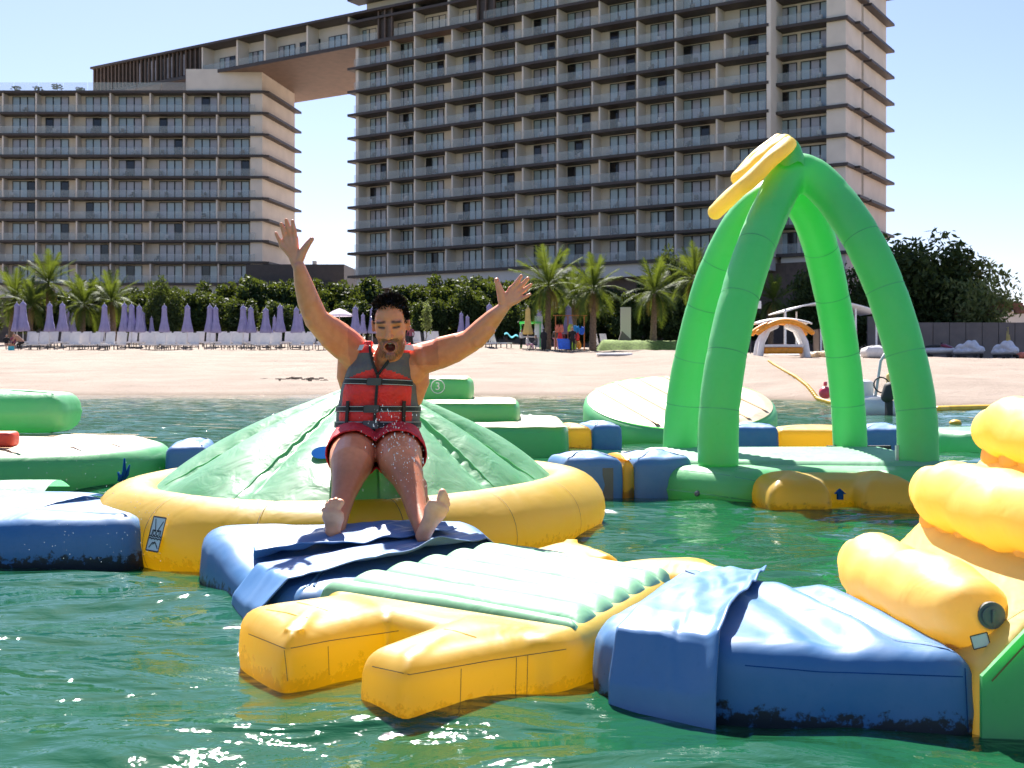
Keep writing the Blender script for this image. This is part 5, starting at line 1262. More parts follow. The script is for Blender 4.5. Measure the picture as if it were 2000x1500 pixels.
def palm(px, D, crown_y, label, sc=1.0, tr=.24, base_y=None):
    b = BD(px, D); zc = H + (HOR - crown_y) * D / F; h_ = zc - b.z
    t = thing('palm_tree', label, 'palm tree', b, random.uniform(0, 6), 'palm trees on the beach'); m_ = MB(); n = 22; g = random.Random(int(px)); lean = (g.uniform(-.3, .3), g.uniform(-.2, .2))
    pts, rad = [], []
    for i in range(n + 1):
        q = i / n; pts.append(Vector((lean[0] * q * q, lean[1] * q * q, h_ * q))); rad.append(tr * (1.15 - .35 * q) * (1.12 if i % 2 else .92))
    m_.tube(pts, rad, 12); obj('trunk', m_.mesh(smooth=True), t, M['trunk'])
    tp = pts[-1]; k = 30
    for i in range(k):
        q = i / k; el = R(82) - q * R(112) + g.uniform(-.1, .1); ty = 3 if q < .2 else (0 if q < .45 else (1 if q < .75 else 2))
        s = sc * g.uniform(.85, 1.08); o = obj('frond', FR[ty], t, None, tp + Vector((0, 0, .1)), (0, -el + R(22), i * 2.39996 + g.uniform(-.2, .2)), (s, s, s))
    for i in range(5): o = obj('dry_frond', FD, t, None, tp + Vector((0, 0, -.15)), (0, R(38), i * 1.3 + g.random()), (sc * .75,) * 3)
for px, D, cy_, s, lab in ((95, 102, 556, 1.0, 'tallest palm tree near the left edge, behind the lilac parasols'), (22, 104, 585, 1.0, 'palm tree at the left edge behind the paired lilac parasols'), (160, 100, 598, .95, 'short palm tree with yellow-green fronds, second right of the tallest at the left'), (222, 101, 590, .95, 'short palm tree right of the others at the left, sunlit fronds'), (58, 99, 600, .8, 'small palm tree under the tallest one at the left edge'),
                       (1070, 92, 560, 1.15, 'tall palm tree beside the raised hand, trunk next to the white board'), (1158, 90, 568, .95, 'palm tree just right of the colourful vest rack'), (1276, 93, 574, 1.0, 'spreading palm tree left of the green arch, on the clipped lawn'), (1352, 98, 548, 1.0, 'palm tree half hidden behind the left leg of the arch'), (1505, 108, 590, .9, 'dark palm tree seen between the legs of the arch'), (1120, 97, 585, .85, 'palm tree behind the vest rack between two taller palms')):
    palm(px, D, cy_, lab, s)
TC = [crown_mesh(s, 11000, (4.2, 3.4, 4.4), .5, M['tree'], 46, up=.6) for s in (21, 22)]; TT_ = trunk_mesh(6, .3, .16, M['bark'], 5, 6, 2.6)
for px, D, ty, w, lab in ((1312, 112, 488, .55, 'dark bushy tree against the tower left of the arch'), (1600, 118, 505, .75, 'dark tree below the tower seen through the arch'), (1700, 118, 520, .75, 'dark tree behind the block wall between the right legs of the arch'), (1795, 124, 468, 1.5, 'largest dark tree right of the arch behind the block wall'), (1858, 126, 500, 1.15, 'dark tree leaning off the largest one right of the arch'), (322, 108, 545, .45, 'narrow dark tree before the hotel wing behind the parasols')):
    b = BD(px, D); hgt = H + (HOR - ty) * D / F - b.z; t = thing('broad_tree', lab, 'tree', b, px * .1); zs = hgt / 9.2
    obj('crown', TC[int(px) % 2], t, None, (0, 0, hgt * .54), None, (w * 1.15, w * 1.1, zs)); obj('trunk', TT_, t, None, (0, 0, -.1), None, (w, w, hgt / 10))
OC = crown_mesh(31, 3200, (3.4, 2.8, 3.6), .5, M['olive'], 34, up=.8)
for px, D, ty, w in ((1922, 120, 524, 1.25),):
    b = BD(px, D); hgt = H + (HOR - ty) * D / F - b.z; t = thing('broad_tree', 'lighter grey-green tree at the right behind the block wall', 'tree', b); obj('crown', OC, t, None, (0, 0, hgt * .55), None, (w, w, hgt / 7.6)); obj('trunk', TT_, t, None, (0, 0, -.1), None, (w * .7, w * .7, hgt / 10))
b = BD(832, 88); t = thing('sapling', 'slim young tree with pale green leaves beside the orange bin', 'tree', b); obj('crown', crown_mesh(33, 900, (.62, .55, 1.25), .2, M['olive'], 20), t, None, (0, 0, 2.35)); obj('trunk', trunk_mesh(2.0, .04, .03, M['bark'], 8), t)
V_, f_ = patch([BD(1165, 90), BD(1345, 90), BD(1345, 98), BD(1165, 98)], 60, 24, lambda u, w, x, y: .75 * np.clip(np.minimum(np.minimum(u, 1 - u) / .06, np.minimum(w / .12, 1)), 0, 1) + .12 * noise2(x, y, 44, 3, 1.6))
g0 = mesh_from(V_, f_); o = solo('ground_cover', g0, M['lawn'], 'clipped yellow-green ground cover bed under the palms left of the arch', 'ground cover'); o['kind'] = 'stuff'

# ---------------------------------------------------------------- parasols
def umb_mesh(h_, mat):
    m_ = MB(); n = 24; V_ = []; prof = [(2.72, .01), (2.6, .10), (2.5, .15), (2.45, .13), (2.0, .15), (1.6, .19), (1.3, .25), (1.02, .30), (.98, .22)]
    for z, r in prof:
        for j in range(n):
            a = 2 * math.pi * j / n; V_.append((r * (1 + .2 * math.cos(8 * a)) * math.cos(a), r * (1 + .2 * math.cos(8 * a)) * math.sin(a), z))
    m_.add(V_, [(i * n + j, (i + 1) * n + j, (i + 1) * n + (j + 1) % n, i * n + (j + 1) % n) for i in range(len(prof) - 1) for j in range(n)]); me = m_.mesh(smooth=True); me.materials.append(mat); return me
UM, UMY = umb_mesh(2.7, M['lilac']), umb_mesh(2.7, M['canary'])
m_ = MB(); m_.tube([(0, 0, 0), (0, 0, 2.8)], .03, 8); UP = m_.mesh(); UP.materials.append(M['pole']); m_ = MB(); m_.b2(-.3, .3, -.3, .3, 0, .09); UB = m_.mesh(); UB.materials.append(M['metal'])
def parasol(px, tip, D, lab, me=UM, lean=0.0):
    b = BD(px, D); s = (H + (HOR - tip) * D / F - b.z) / 2.75
    t = thing('closed_parasol', lab, 'parasol', b, random.uniform(0, 3), 'closed parasols on the beach'); s2 = s * random.uniform(.95, 1.2)
    obj('canopy', me, t, None, None, None, (s2, s2, s)); obj('pole', UP, t, None, None, None, (1, 1, s)); obj('base', UB, t)
    if lean: t.rotation_euler.y = lean
ul = [(33, 590), (45, 587), (97, 590), (122, 590), (131, 604), (142, 610), (204, 592), (214, 612), (243, 590), (257, 592), (272, 595), (279, 608), (296, 618), (321, 594), (366, 594), (410, 594), (421, 597), (475, 595), (490, 598), (519, 600), (536, 616), (547, 594), (579, 599), (587, 612), (694, 597), (709, 612), (727, 600), (901, 609), (913, 616), (956, 592), (1053, 602), (1110, 595)]
for i, (px, ty) in enumerate(ul): parasol(px, ty, 92 if ty < 602 else 106, f'closed lilac parasol, {ordw(i)} from the left along the beach')
parasol(1031, 598, 88, 'closed yellow parasol among the seated people', UMY); parasol(1968, 634, 112, 'closed yellow parasol behind the covered jet ski at the right', UMY)
b = BD(663, 98); t = thing('open_parasol', 'open pale lilac parasol behind the loungers left of the man', 'parasol', b); m_ = MB(); s = (H + (HOR - 602) * 98 / F - b.z); V_ = [(0, 0, s)]
for r, z in ((.5, s - .2), (1.1, s - .55), (1.13, s - .66)): V_ += [(r * math.cos(a), r * math.sin(a), z) for a in np.linspace(0, 2 * math.pi, 9)[:-1]]
m_.add(V_, [(0, 1 + j, 1 + (j + 1) % 8) for j in range(8)] + [(1 + i * 8 + j, 9 + i * 8 + j, 9 + i * 8 + (j + 1) % 8, 1 + i * 8 + (j + 1) % 8) for i in range(2) for j in range(8)]); obj('canopy', m_.mesh(), t, M['lilac_pale']); obj('pole', UP, t, None, None, None, (1, 1, s / 2.8)); obj('base', UB, t)
# ---------------------------------------------------------------- loungers
def lounger_proto():
    t = bpy.data.objects.new('sun_lounger', None); COL.objects.link(t); m_ = MB()
    m_.b2(-.34, .34, -1.0, .55, .30, .35); obj('frame', m_.mesh(), t, M['offwhite'])
    m_ = MB(); m_.b2(-.32, .32, -.98, .5, .352, .42); obj('cushion', m_.mesh(), t, M['cushion'])
    m_ = MB(); m_.box((0, .62, .78), (.68, .07, .98), 0, 0, Matrix.Rotation(R(-17), 4, 'X')); obj('backrest', m_.mesh(), t, M['sling'])
    for x in (-.31, .31):
        for y in (-.9, .5): m_ = MB(); m_.b2(x - .03, x + .03, y - .03, y + .03, 0, .299); obj('leg', m_.mesh(), t, M['metal'])
    return t
LP = lounger_proto(); first = True
def lounger(p, rz, lab):
    global first
    t = LP if first else copy_tree(LP); first = False; t.location = p; t.rotation_euler = (0, 0, rz); setp(t, lab, 'lounger', 'white loungers on the beach')
fr = [60, 80, 140, 160, 182, 210, 232, 290, 308, 330, 350, 375, 437, 460, 495, 515, 535, 578, 600, 628]
for i, px in enumerate(fr): lounger(BD(px, 87 + random.uniform(-.5, .5)), random.uniform(-.1, .1), f'white beach lounger, {ordw(i)} from the left in the front row')
for i, px in enumerate(range(56, 700, 22)): lounger(BD(px, 95 + random.uniform(-.4, .4)), random.uniform(-.08, .08), f'white beach lounger, {ordw(i)} from the left in the back row')
for i, (px, D, rz) in enumerate(((820, 96, .5), (843, 96, .5), (856, 97, .5), (955, 92, 1.0), (975, 92, 1.0), (1170, 99, .6), (1188, 99, .6))): lounger(BD(px, D), rz, ['lounger behind the slim young tree, leftmost of three', 'lounger behind the slim young tree, middle of three', 'lounger behind the orange bin', 'lounger below the raised right forearm, outer one', 'lounger below the raised right forearm beside the seated people', 'reclined lounger behind the lawn bed, first', 'reclined lounger behind the lawn bed, second'][i])
m_ = MB(); m_.b2(-.3, .3, -.3, .3, .42, .46); TM = m_.mesh(); TM.materials.append(M['cushion']); m_ = MB(); m_.b2(-.02, .02, -.02, .02, 0, .419); TL = m_.mesh(); TL.materials.append(M['metal'])
for i, px in enumerate((102, 200, 320, 408, 486, 556)):
    t = thing('side_table', f'small white side table, {ORD[i]} from the left among the front loungers', 'table', BD(px, 86.4), 0, 'side tables between loungers'); obj('top', TM, t)
    for x in (-.26, .26):
        for y in (-.26, .26): obj('leg', TL, t, None, (x, y, 0))
# ---------------------------------------------------------------- people on the beach
def small_person(px, D, lab, pose='stand', hgt=1.72, top='blacksuit', legs='blacksuit', hood=False, rz=0.0, long=False, head_top=None):
    b = BD(px, D); t = thing('person', lab, 'person', b, rz); m_ = MB(); s = hgt / 1.72
    if pose == 'stand':
        for x in (-.09, .09): m_.capsule([(x, 0, .9), (x * 1.1, .0, .5), (x * 1.15, .02, .09)], [.085, .062, .045], 10); m_.capsule([(x * 1.15, .02, .04), (x * 1.3, -.16, .035)], [.042, .035], 8)
        m_.capsule([(0, 0, .92), (0, 0, 1.15), (0, 0, 1.38)], [(.15, .11), (.14, .10), (.18, .11)], 14, up=(0, -1, 0)); hd = Vector((0, -.01, 1.60)); m_.capsule([(0, 0, 1.40), (0, 0, 1.52)], .055, 8)
        for x in (-1, 1): m_.capsule([(x * .2, 0, 1.38), (x * .26, .02, 1.1), (x * .22, -.1, .86)], [.055, .045, .035], 8)
        if long: m_.tube([(0, 0, 1.3), (0, 0, .9), (0, 0, .5), (0, 0, .16)], [(.2, .14), (.2, .16), (.22, .18), (.2, .17)], 16, up=(0, -1, 0))
    elif pose == 'sit':
        m_.capsule([(0, .05, .46), (0, .1, .75), (0, .06, .98)], [(.17, .12), (.15, .1), (.18, .1)], 14, up=(0, -1, 0)); hd = Vector((0, .02, 1.2)); m_.capsule([(0, .06, 1.0), (0, .04, 1.1)], .055, 8)
        for x in (-.1, .1): m_.capsule([(x, 0, .46), (x * 1.4, -.42, .5), (x * 1.4, -.5, .06)], [.085, .065, .045], 10)
        for x in (-1, 1): m_.capsule([(x * .2, .06, .98), (x * .26, -.02, .72), (x * .14, -.25, .6)], [.05, .042, .034], 8)
    else:
        m_.capsule([(0, .1, .55), (-.18, 0, .78), (-.36, -.1, .95)], [(.17, .12), (.16, .11), (.17, .1)], 14, up=(0, -1, 0)); hd = Vector((-.5, -.14, 1.12)); m_.capsule([(-.38, -.1, .98), (-.46, -.13, 1.06)], .055, 8)
        for y in (-.1, .12): m_.capsule([(0, y, .52), (-.3, y, .4), (-.18, y, .06)], [.09, .065, .045], 10)
        for y in (-1, 1): m_.capsule([(-.36, -.1 + y * .17, .92), (-.5, -.1 + y * .2, .62), (-.62, -.1 + y * .1, .42)], [.05, .042, .034], 8)
    m_.ball(hd, (.085, .1, .115)); me = remesh(m_, .028, 2, .4); fc = face_centres(me)
    for q in ('skinsmall', top, legs, 'hairsmall'): me.materials.append(M[q])
    hip = .95 if pose == 'stand' else (.55 if pose == 'sit' else .6); idx = np.where(fc[:, 2] > hd.z - .14, 0, np.where(fc[:, 2] > hip, 1, 2)); idx = np.where((fc[:, 2] < .1), 0, idx)
    dh = np.linalg.norm(fc - np.array(hd), axis=1); idx = np.where((dh < .16) & ((fc[:, 2] > hd.z + .045) | (fc[:, 1] > hd.y + .045)), 1 if hood else 3, idx)
    if hood: idx = np.where((dh < .2) & (idx == 0) & (fc[:, 1] > hd.y - .05), 1, idx)
    me.polygons.foreach_set('material_index', idx.astype(int).tolist()); obj('body', me, t, None, None, None, (s, s, s)); return t
small_person(1062, 86.5, 'person in a long black robe and headscarf walking on the sand', 'stand', 1.68, hood=True, long=True, rz=2.6)
small_person(1118, 85.5, 'person in a black wetsuit standing beside the blue cart', 'stand', 1.85)
small_person(802, 90, 'person in dark red top and black trousers standing behind the man', 'stand', 1.75, 'dkred')
small_person(1018, 90, 'person in white top and dark trousers beside the green stall', 'stand', 1.5, 'offwhite', rz=1)
small_person(1086, 93, 'person in grey standing behind the blue cart', 'stand', 1.7, 'grey', 'pink'); small_person(1097, 94, 'person in maroon standing beside the vest rack', 'stand', 1.65, 'dkred', 'dkred')
small_person(42, 86, 'bare-backed man bending over at the left edge of the beach', 'bend', 1.75, 'skinsmall', 'blacksuit', rz=-.3); small_person(13, 86, 'woman in black lying back on the sand at the left edge', 'sit', 1.5, 'blacksuit', 'skinsmall', rz=.6); small_person(26, 87, 'dark-haired person sitting between the two at the left edge', 'sit', 1.5, 'dkred', 'skinsmall', rz=.3)
small_person(466, 99, 'person in a white hat seated behind the lilac parasols', 'sit', 1.75, 'grey', 'grey', rz=.5); small_person(503, 98, 'person in pink seated behind the loungers', 'sit', 1.75, 'pink', 'pink', rz=.5); small_person(536, 98, 'person in a tan top seated behind the loungers', 'sit', 1.75, 'skinsmall', 'offwhite', rz=.4)
small_person(1031, 88.5, 'person in a white shirt seated in front of the yellow parasol', 'sit', 1.45, 'offwhite', 'pink', rz=1.2); small_person(1046, 89.5, 'person in dark green seated right of the yellow parasol', 'sit', 1.5, 'grey', 'metal', rz=-1.2)
# ---------------------------------------------------------------- beach equipment
def bx(name, lab, cat, c, size, mat, rz=0): m_ = MB(); m_.box((c[0], c[1], c[2] + size[2] / 2), size, rz); return solo(name, m_.mesh(), M[mat], lab, cat)
b = BD(1102, 86); t = thing('beach_cart', 'bright blue beach cart on short legs between the two people in black', 'cart', b)
m_ = MB(); m_.add([(-.42, -.3, .22), (.42, -.3, .22), (.42, .3, .22), (-.42, .3, .22), (-.5, -.36, .92), (.5, -.36, .92), (.5, .36, .92), (-.5, .36, .92)], [(3, 2, 1, 0), (4, 5, 6, 7), (0, 1, 5, 4), (1, 2, 6, 5), (2, 3, 7, 6), (3, 0, 4, 7)]); obj('bin', m_.mesh(), t, M['bluebin'])
m_ = MB(); m_.b2(-.52, .52, -.38, .38, .921, .97); obj('rim', m_.mesh(), t, M['bluebin'])
for x in (-.34, .34):
    m_ = MB(); m_.tube([(x - .03, -.2, .1), (x + .03, -.2, .1)], .1, 14); obj('wheel', m_.mesh(), t, M['dark'])
b = BD(862, 90); t = thing('litter_bin', 'terracotta cylindrical litter bin behind the man', 'bin', b); m_ = MB(); m_.tube([(0, 0, 0), (0, 0, .72)], [.27, .29], 20); obj('drum', m_.mesh(), t, M['ochre']); m_ = MB(); m_.tube([(0, 0, .721), (0, 0, .86), (0, 0, .9)], [.29, .24, .08], 20); obj('lid', m_.mesh(), t, M['ochre'])
def board(px, D, y0, y1, w, lab, mat, lean=0):
    b = BD(px, D); zt_ = H + (HOR - y0) * D / F; t = thing('notice_board', lab, 'board', b); m_ = MB(); h_ = zt_ - b.z; m_.b2(-w / 2, w / 2, -.04, .04, .15, h_); obj('panel', m_.mesh(), t, M[mat])
    for x in (-w / 2 + .08, w / 2 - .08): m_ = MB(); m_.b2(x - .04, x + .04, .041, .1, 0, h_ - .2); obj('post', m_.mesh(), t, M['bark'])
board(1052, 92, 617, 650, .62, 'plain white upright board left of the tall palm trunk', 'offwhite'); board(1222, 96, 600, 652, .85, 'pale timber panel standing on the lawn bed under the palms', 'pale_conc')
m_ = MB(); m_.add([(-.55, 0, 0), (.5, 0, 0), (-.3, 0, .75), (-.55, .5, 0), (.5, .5, 0), (-.3, .5, .75)], [(0, 1, 2), (3, 5, 4), (0, 2, 5, 3), (1, 4, 5, 2), (0, 3, 4, 1)]); m_.v = [tuple(Vector(v) + BD(1222, 93.5) + Vector((0, 0, .7))) for v in m_.v]; solo('garden_light_box', m_.mesh(), M['grey'], 'dark wedge-shaped box in front of the pale timber panel', 'box')
# vest rack
b = BD(1108, 91); t = thing('vest_rack', 'timber rail frame hung with coloured life vests under the palms', 'rack', b); zr = H + (HOR - 617) * 91 / F - b.z
for x in (-.9, .05, 1.3): m_ = MB(); m_.b2(x - .04, x + .04, -.04, .04, 0, zr); obj('post', m_.mesh(), t, M['ochre'])
m_ = MB(); m_.b2(-1.1, 1.5, -.035, .035, zr + .001, zr + .06); obj('rail', m_.mesh(), t, M['ochre'])
vm = MB(); vm.capsule([(0, 0, 0), (0, 0, .28), (0, 0, .42)], [(.17, .09), (.19, .1), (.13, .08)], 12, up=(0, -1, 0))
for x in (-.09, .09): vm.capsule([(x, 0, .42), (x * .9, 0, .56)], [(.05, .04), (.035, .03)], 8, up=(0, -1, 0))
VMES = remesh(vm, .03, 2)
vcols = [('coral', 'red'), ('coral', 'red'), ('red', 'deep red'), ('lime', 'lime'), ('canary', 'yellow'), ('sky_blue', 'blue'), ('sky_blue', 'blue'), ('bluebin', 'bright blue'), ('red', 'deep red'), ('aqua', 'aqua'), ('lime', 'lime'), ('orange', 'orange')]
vpos = [(-.75, 1.45), (-.45, 1.45), (-.55, .85), (.15, 1.5), (.35, 1.45), (.6, 1.4), (.85, 1.35), (1.1, 1.3), (.75, .85), (.45, .9), (.5, .15), (.9, .2)]
for i, ((c, nm), (x, z)) in enumerate(zip(vcols, vpos)):
    me = VMES.copy(); me.materials.append(M[c]); o = obj('hung_vest', me, None, None, b + Vector((x, -.12 - .05 * (i % 3), z)), (0, random.uniform(-.2, .2), random.uniform(-.4, .4)))
    setp(o, f'{nm} life vest, {ORD[i]} from the left counting the {"top" if z > 1.2 else "lower"} vests on the timber rack', 'vest', 'vests on the rack')
# green stall and seats
b = BD(1036, 92); t = thing('market_stall', 'small green-framed stall behind the yellow parasol', 'stall', b)
for x in (-.75, .75):
    m_ = MB(); m_.b2(x - .05, x + .05, -.05, .05, 0, 1.95); obj('post', m_.mesh(), t, M['green'])
m_ = MB(); m_.b2(-.85, .85, -.4, .4, 1.951, 2.1); obj('roof', m_.mesh(), t, M['green']); m_ = MB(); m_.b2(-.7, .7, -.3, .3, .9, .96); obj('counter', m_.mesh(), t, M['cushion'])
m_ = MB(); v, f = patch([BD(985, 90) + Vector((0, 0, 1.05)), BD(1012, 90) + Vector((0, 0, .85)), BD(1012, 91) + Vector((0, 0, .9)), BD(985, 91) + Vector((0, 0, 1.1))], 14, 10, lambda u, w, x, y: .12 * np.sin(u * 9) + .08 * np.sin(w * 7)); me = mesh_from(v, f); solo('beach_towel', me, M['aqua'], 'crumpled aqua towel hung beside the seated people', 'towel')
bx('cool_box', 'small aqua cool box on the sand by the bending man', 'box', BD(22, 85), (.34, .3, .3), 'aqua')
# white pad on the sand
v, f = rbox_mesh(0, 0, 2.3, 1.1, 0, .16, .06, 0, 60, .02, inner=6); p = BD(1200, 77); v = v + np.array(p); solo('foam_mat', mesh_from(v, f), M['white'], 'flat white foam mat lying on the sand before the palms', 'mat')
# inflatable shelter
b = BD(1527, 76); t = thing('inflatable_shelter', 'white inflatable shelter with a yellow scalloped roof on the sand', 'shelter', b); k = 76 / F
def gp(px, py, dy=0.0): return Vector(((px - 1527) * k, dy, (701 - py) * k))
for dy in (-.5, .6):
    for s in (-1, 1): m_ = MB(); m_.capsule([gp(1527 + s * 46, 699, dy), gp(1527 + s * 42, 672, dy), gp(1527 + s * 30, 648, dy), gp(1527 + s * 14, 641, dy)], [.22, .2, .18, .16], 14); obj('leg', m_.mesh(smooth=True), t, M['white'])
V_ = []; nu, nv = 28, 12
for i in range(nu):
    u = i / (nu - 1) * 2 - 1
    for j in range(nv): w = j / (nv - 1) * 2 - 1; V_.append((u * 1.75, w * .85, (701 - 624) * k - .28 * u * u - .1 * w * w))
f_ = [(i * nv + j, (i + 1) * nv + j, (i + 1) * nv + j + 1, i * nv + j + 1) for i in range(nu - 1) for j in range(nv - 1)]; o = obj('canopy', mesh_from(V_, f_), t, M['white']); md = o.modifiers.new('t', 'SOLIDIFY'); md.thickness = .1
for dy in (-.92, .92): m_ = MB(); m_.capsule([gp(1527 + a, 632 + 8 * abs(math.cos(a / 34 * 1.57)) * 0 + (18 if abs(a) > 45 else 0) * 0 + .008 * a * a, dy) for a in range(-52, 53, 8)], .17, 12); obj('roof_edge', m_.mesh(smooth=True), t, M['orange'])
v, f = rbox_mesh(0, 0, 2.5, 1.2, .22, .62, .1, 0, 80, .03, inner=6); obj('bench', mesh_from(v, f), t, M['orange']); v, f = rbox_mesh(0, 0, 2.6, 1.4, .621, .8, .06, 0, 80, .02, inner=6); obj('bench_top', mesh_from(v, f), t, M['white'])
for i, (px, D, w, h_, c, lab) in enumerate(((1598, 77, .8, .35, 'cream', 'small deflated pale inflatable heap beside the shelter'), (1622, 76, 1.0, .45, 'cream', 'deflated cream and yellow inflatable by the arch leg'), (1712, 78, 1.9, .75, 'offwhite', 'grey and white upturned pad behind the boat'))):
    v, f = rbox_mesh(0, 0, w, 1.0, 0, h_, h_ * .4, .2, 80, .1, inner=10, wr=.08, wseed=i, wf=2.0); v = v + np.array(BD(px, D)); solo('deflated_float', mesh_from(v, f), M[c], lab, 'inflatable')
# pavilion with arched roof
b = BD(1620, 96); t = thing('beach_pavilion', 'open pavilion with a white barrel roof on slim posts seen through the arch', 'pavilion', b); k = 96 / F; zb = b.z
def pz(py): return H + (HOR - py) * 96 / F - zb
V_ = []
for i in range(25):
    u = i / 24; x = (1525 - 1620) * k + u * (1712 - 1525) * k
    for dy in (-1.0, 4.5): V_.append((x, dy, pz(612) + (pz(592) - pz(612)) * math.sin(math.pi * u)))
o = obj('roof', mesh_from(V_, [(2 * i, 2 * i + 1, 2 * i + 3, 2 * i + 2) for i in range(24)]), t, M['white']); md = o.modifiers.new('t', 'SOLIDIFY'); md.thickness = .12
for px, dy in ((1529, -.9), (1598, -.9), (1665, -.9), (1705, -.9), (1556, 4.2), (1580, 4.2), (1640, 4.2)): m_ = MB(); m_.tube([((px - 1620) * k, dy, -.3), ((px - 1620) * k, dy, pz(604))], .08, 10); obj('post', m_.mesh(), t, M['white'])
m_ = MB(); m_.b2(-.2, 3.0, 2.5, 4.4, 0, 2.2); obj('kiosk', m_.mesh(), t, M['wood'])
V_, f_ = patch([BD(1500, 84) + Vector((0, 0, .05)), BD(1760, 84) + Vector((0, 0, .05)), BD(1740, 104) + Vector((0, 0, .3)), BD(1530, 104) + Vector((0, 0, .3))], 20, 12, lambda u, w, x, y: .0 * x)
o = obj('path', mesh_from(V_, f_), None, M['paving']); setp(o, 'grey paved path before the pavilion', None, None, 'structure')
b = BD(1478, 94); t = thing('pole_sign', 'small white sign on a pole beside the arch leg', 'sign', b); m_ = MB(); m_.tube([(-.5, 0, 0), (-.5, 0, 5.2)], .05, 8); obj('pole', m_.mesh(), t, M['metal']); m_ = MB(); m_.b2(-.45, .35, -.03, .03, 3.6, 4.2); obj('panel', m_.mesh(), t, M['white'])
# block wall
wb = thing('block_wall', 'long grey-brown block wall at the top of the beach on the right', 'wall', BD(1850, 114)); npan = 14
for i in range(npan):
    a, c = 1695 + i * 32, 1695 + (i + 1) * 32 - 1.2; D0 = 114 - i * .25; p0, p1 = BD(a, D0), BD(c, D0 - .25); zt_ = H + (HOR - (630 if i > 2 else 618)) * D0 / F; m_ = MB(); m_.add([(p0.x, p0.y, p0.z - .4), (p1.x, p1.y, p1.z - .4), (p1.x, p1.y + .3, p1.z - .4), (p0.x, p0.y + .3, p0.z - .4), (p0.x, p0.y, zt_), (p1.x, p1.y, zt_), (p1.x, p1.y + .3, zt_), (p0.x, p0.y + .3, zt_)], [(3, 2, 1, 0), (4, 5, 6, 7), (0, 1, 5, 4), (1, 2, 6, 5), (2, 3, 7, 6), (3, 0, 4, 7)]); obj('wall_panel', m_.mesh(), wb, M['wall'], world_coords=True)
V_, f_ = patch([BD(1770, 118), BD(2150, 116), BD(2150, 150), BD(1770, 150)], 70, 26, lambda u, w, x, y: 2.6 + 1.9 * smooth01(.5) * np.clip(u * 1.3, 0, 1) + .5 * noise2(x, y, 71, 4, .35)); o = obj('earth_bank', mesh_from(V_, f_), None, M['rubble']); setp(o, 'reddish earth bank behind the block wall', None, None, 'structure')
rb = random.Random(5)
for i, (px, py) in enumerate(((1893, 612), (1938, 600), (1965, 596), (1990, 606))):
    m_ = MB(); p = P(px, py, 121)
    for q in range(5): m_.box(p + Vector((rb.uniform(-.8, .8), rb.uniform(-.5, .5), rb.uniform(-.3, .2))), (rb.uniform(1, 2.4), .35, rb.uniform(.25, .5)), rb.uniform(-.4, .4), 0, Matrix.Rotation(rb.uniform(-.25, .1), 4, 'Y'))
    solo('timber_pile', m_.mesh(), M['rubble'], f'{ORD[i]} heap of reddish timber from the left above the block wall', 'heap', 'timber heaps above the wall')
t = thing('far_shed', 'far grey-roofed shed at the right edge beyond the wall', 'building', (70, 165, 3)); m_ = MB(); p = P(1950, 582, 165); m_.b2(p.x, p.x + 40, 165, 185, 3, p.z - 1.5); obj('wall', m_.mesh(), t, M['pale_conc'], world_coords=True); m_ = MB(); m_.add([(p.x - 1, 164, p.z - 1.6), (p.x + 41, 164, p.z - 1.6), (p.x + 41, 175, p.z), (p.x - 1, 175, p.z), (p.x - 1, 164, p.z - 1.9), (p.x + 41, 164, p.z - 1.9), (p.x + 41, 175, p.z - .3), (p.x - 1, 175, p.z - .3)], [(0, 1, 2, 3), (7, 6, 5, 4), (0, 4, 5, 1), (3, 2, 6, 7), (0, 3, 7, 4), (1, 5, 6, 2)]); obj('roof', m_.mesh(), t, M['lagoon'], world_coords=True)
# jet skis
def jetski_body(mat, cover=False):
    m_ = MB(); m_.tube([(-1.45, 0, .62), (-1.2, 0, .6), (-.4, 0, .58), (.6, 0, .56), (1.25, 0, .56)], [(.05, .05), (.3, .2), (.48, .26), (.5, .28), (.42, .25)], 18, up=(0, 0, 1))
    if cover: m_.tube([(-1.3, 0, .66), (-.7, 0, .85), (-.35, 0, 1.1), (-.1, 0, 1.15), (.3, 0, .98), (1.0, 0, .85), (1.25, 0, .7)], [(.2, .16), (.45, .3), (.4, .38), (.36, .36), (.38, .3), (.4, .25), (.3, .15)], 20, up=(0, 0, 1))
    return m_
b = BD(1834, 100); t = thing('jet_ski', 'maroon and black jet ski on a beach trolley by the block wall', 'jet ski', b, 2.6); m_ = jetski_body(None); obj('hull', m_.mesh(smooth=True), t, M['offwhite'])
m_ = MB(); m_.tube([(-1.1, 0, .78), (-.5, 0, .95), (-.2, 0, 1.05)], [(.15, .08), (.3, .18), (.22, .12)], 14); obj('cowl', m_.mesh(smooth=True), t, M['dkred']); m_ = MB(); m_.capsule([(.0, 0, .95), (.5, 0, .95), (1.0, 0, .9)], [(.16, .12), (.18, .12), (.16, .1)], 12); obj('seat', m_.mesh(smooth=True), t, M['dark'])
m_ = MB(); m_.tube([(-.25, -.36, 1.22), (-.2, 0, 1.25), (-.25, .36, 1.22)], .03, 8); m_.tube([(-.2, 0, 1.0), (-.2, 0, 1.25)], .06, 8); obj('handlebar', m_.mesh(), t, M['dark'])
m_ = MB(); m_.b2(-1.2, 1.2, -.3, -.24, .22, .3); m_.b2(-1.2, 1.2, .24, .3, .22, .3); m_.b2(-.9, -.8, -.4, .4, .14, .219); m_.b2(.7, .8, -.4, .4, .14, .219); obj('trolley', m_.mesh(), t, M['metal'])
for x in (-.85, .75):
    for y in (-.45, .45): m_ = MB(); m_.tube([(x, y - .06, .17), (x, y + .06, .17)], .17, 14); obj('wheel', m_.mesh(), t, M['dark'])
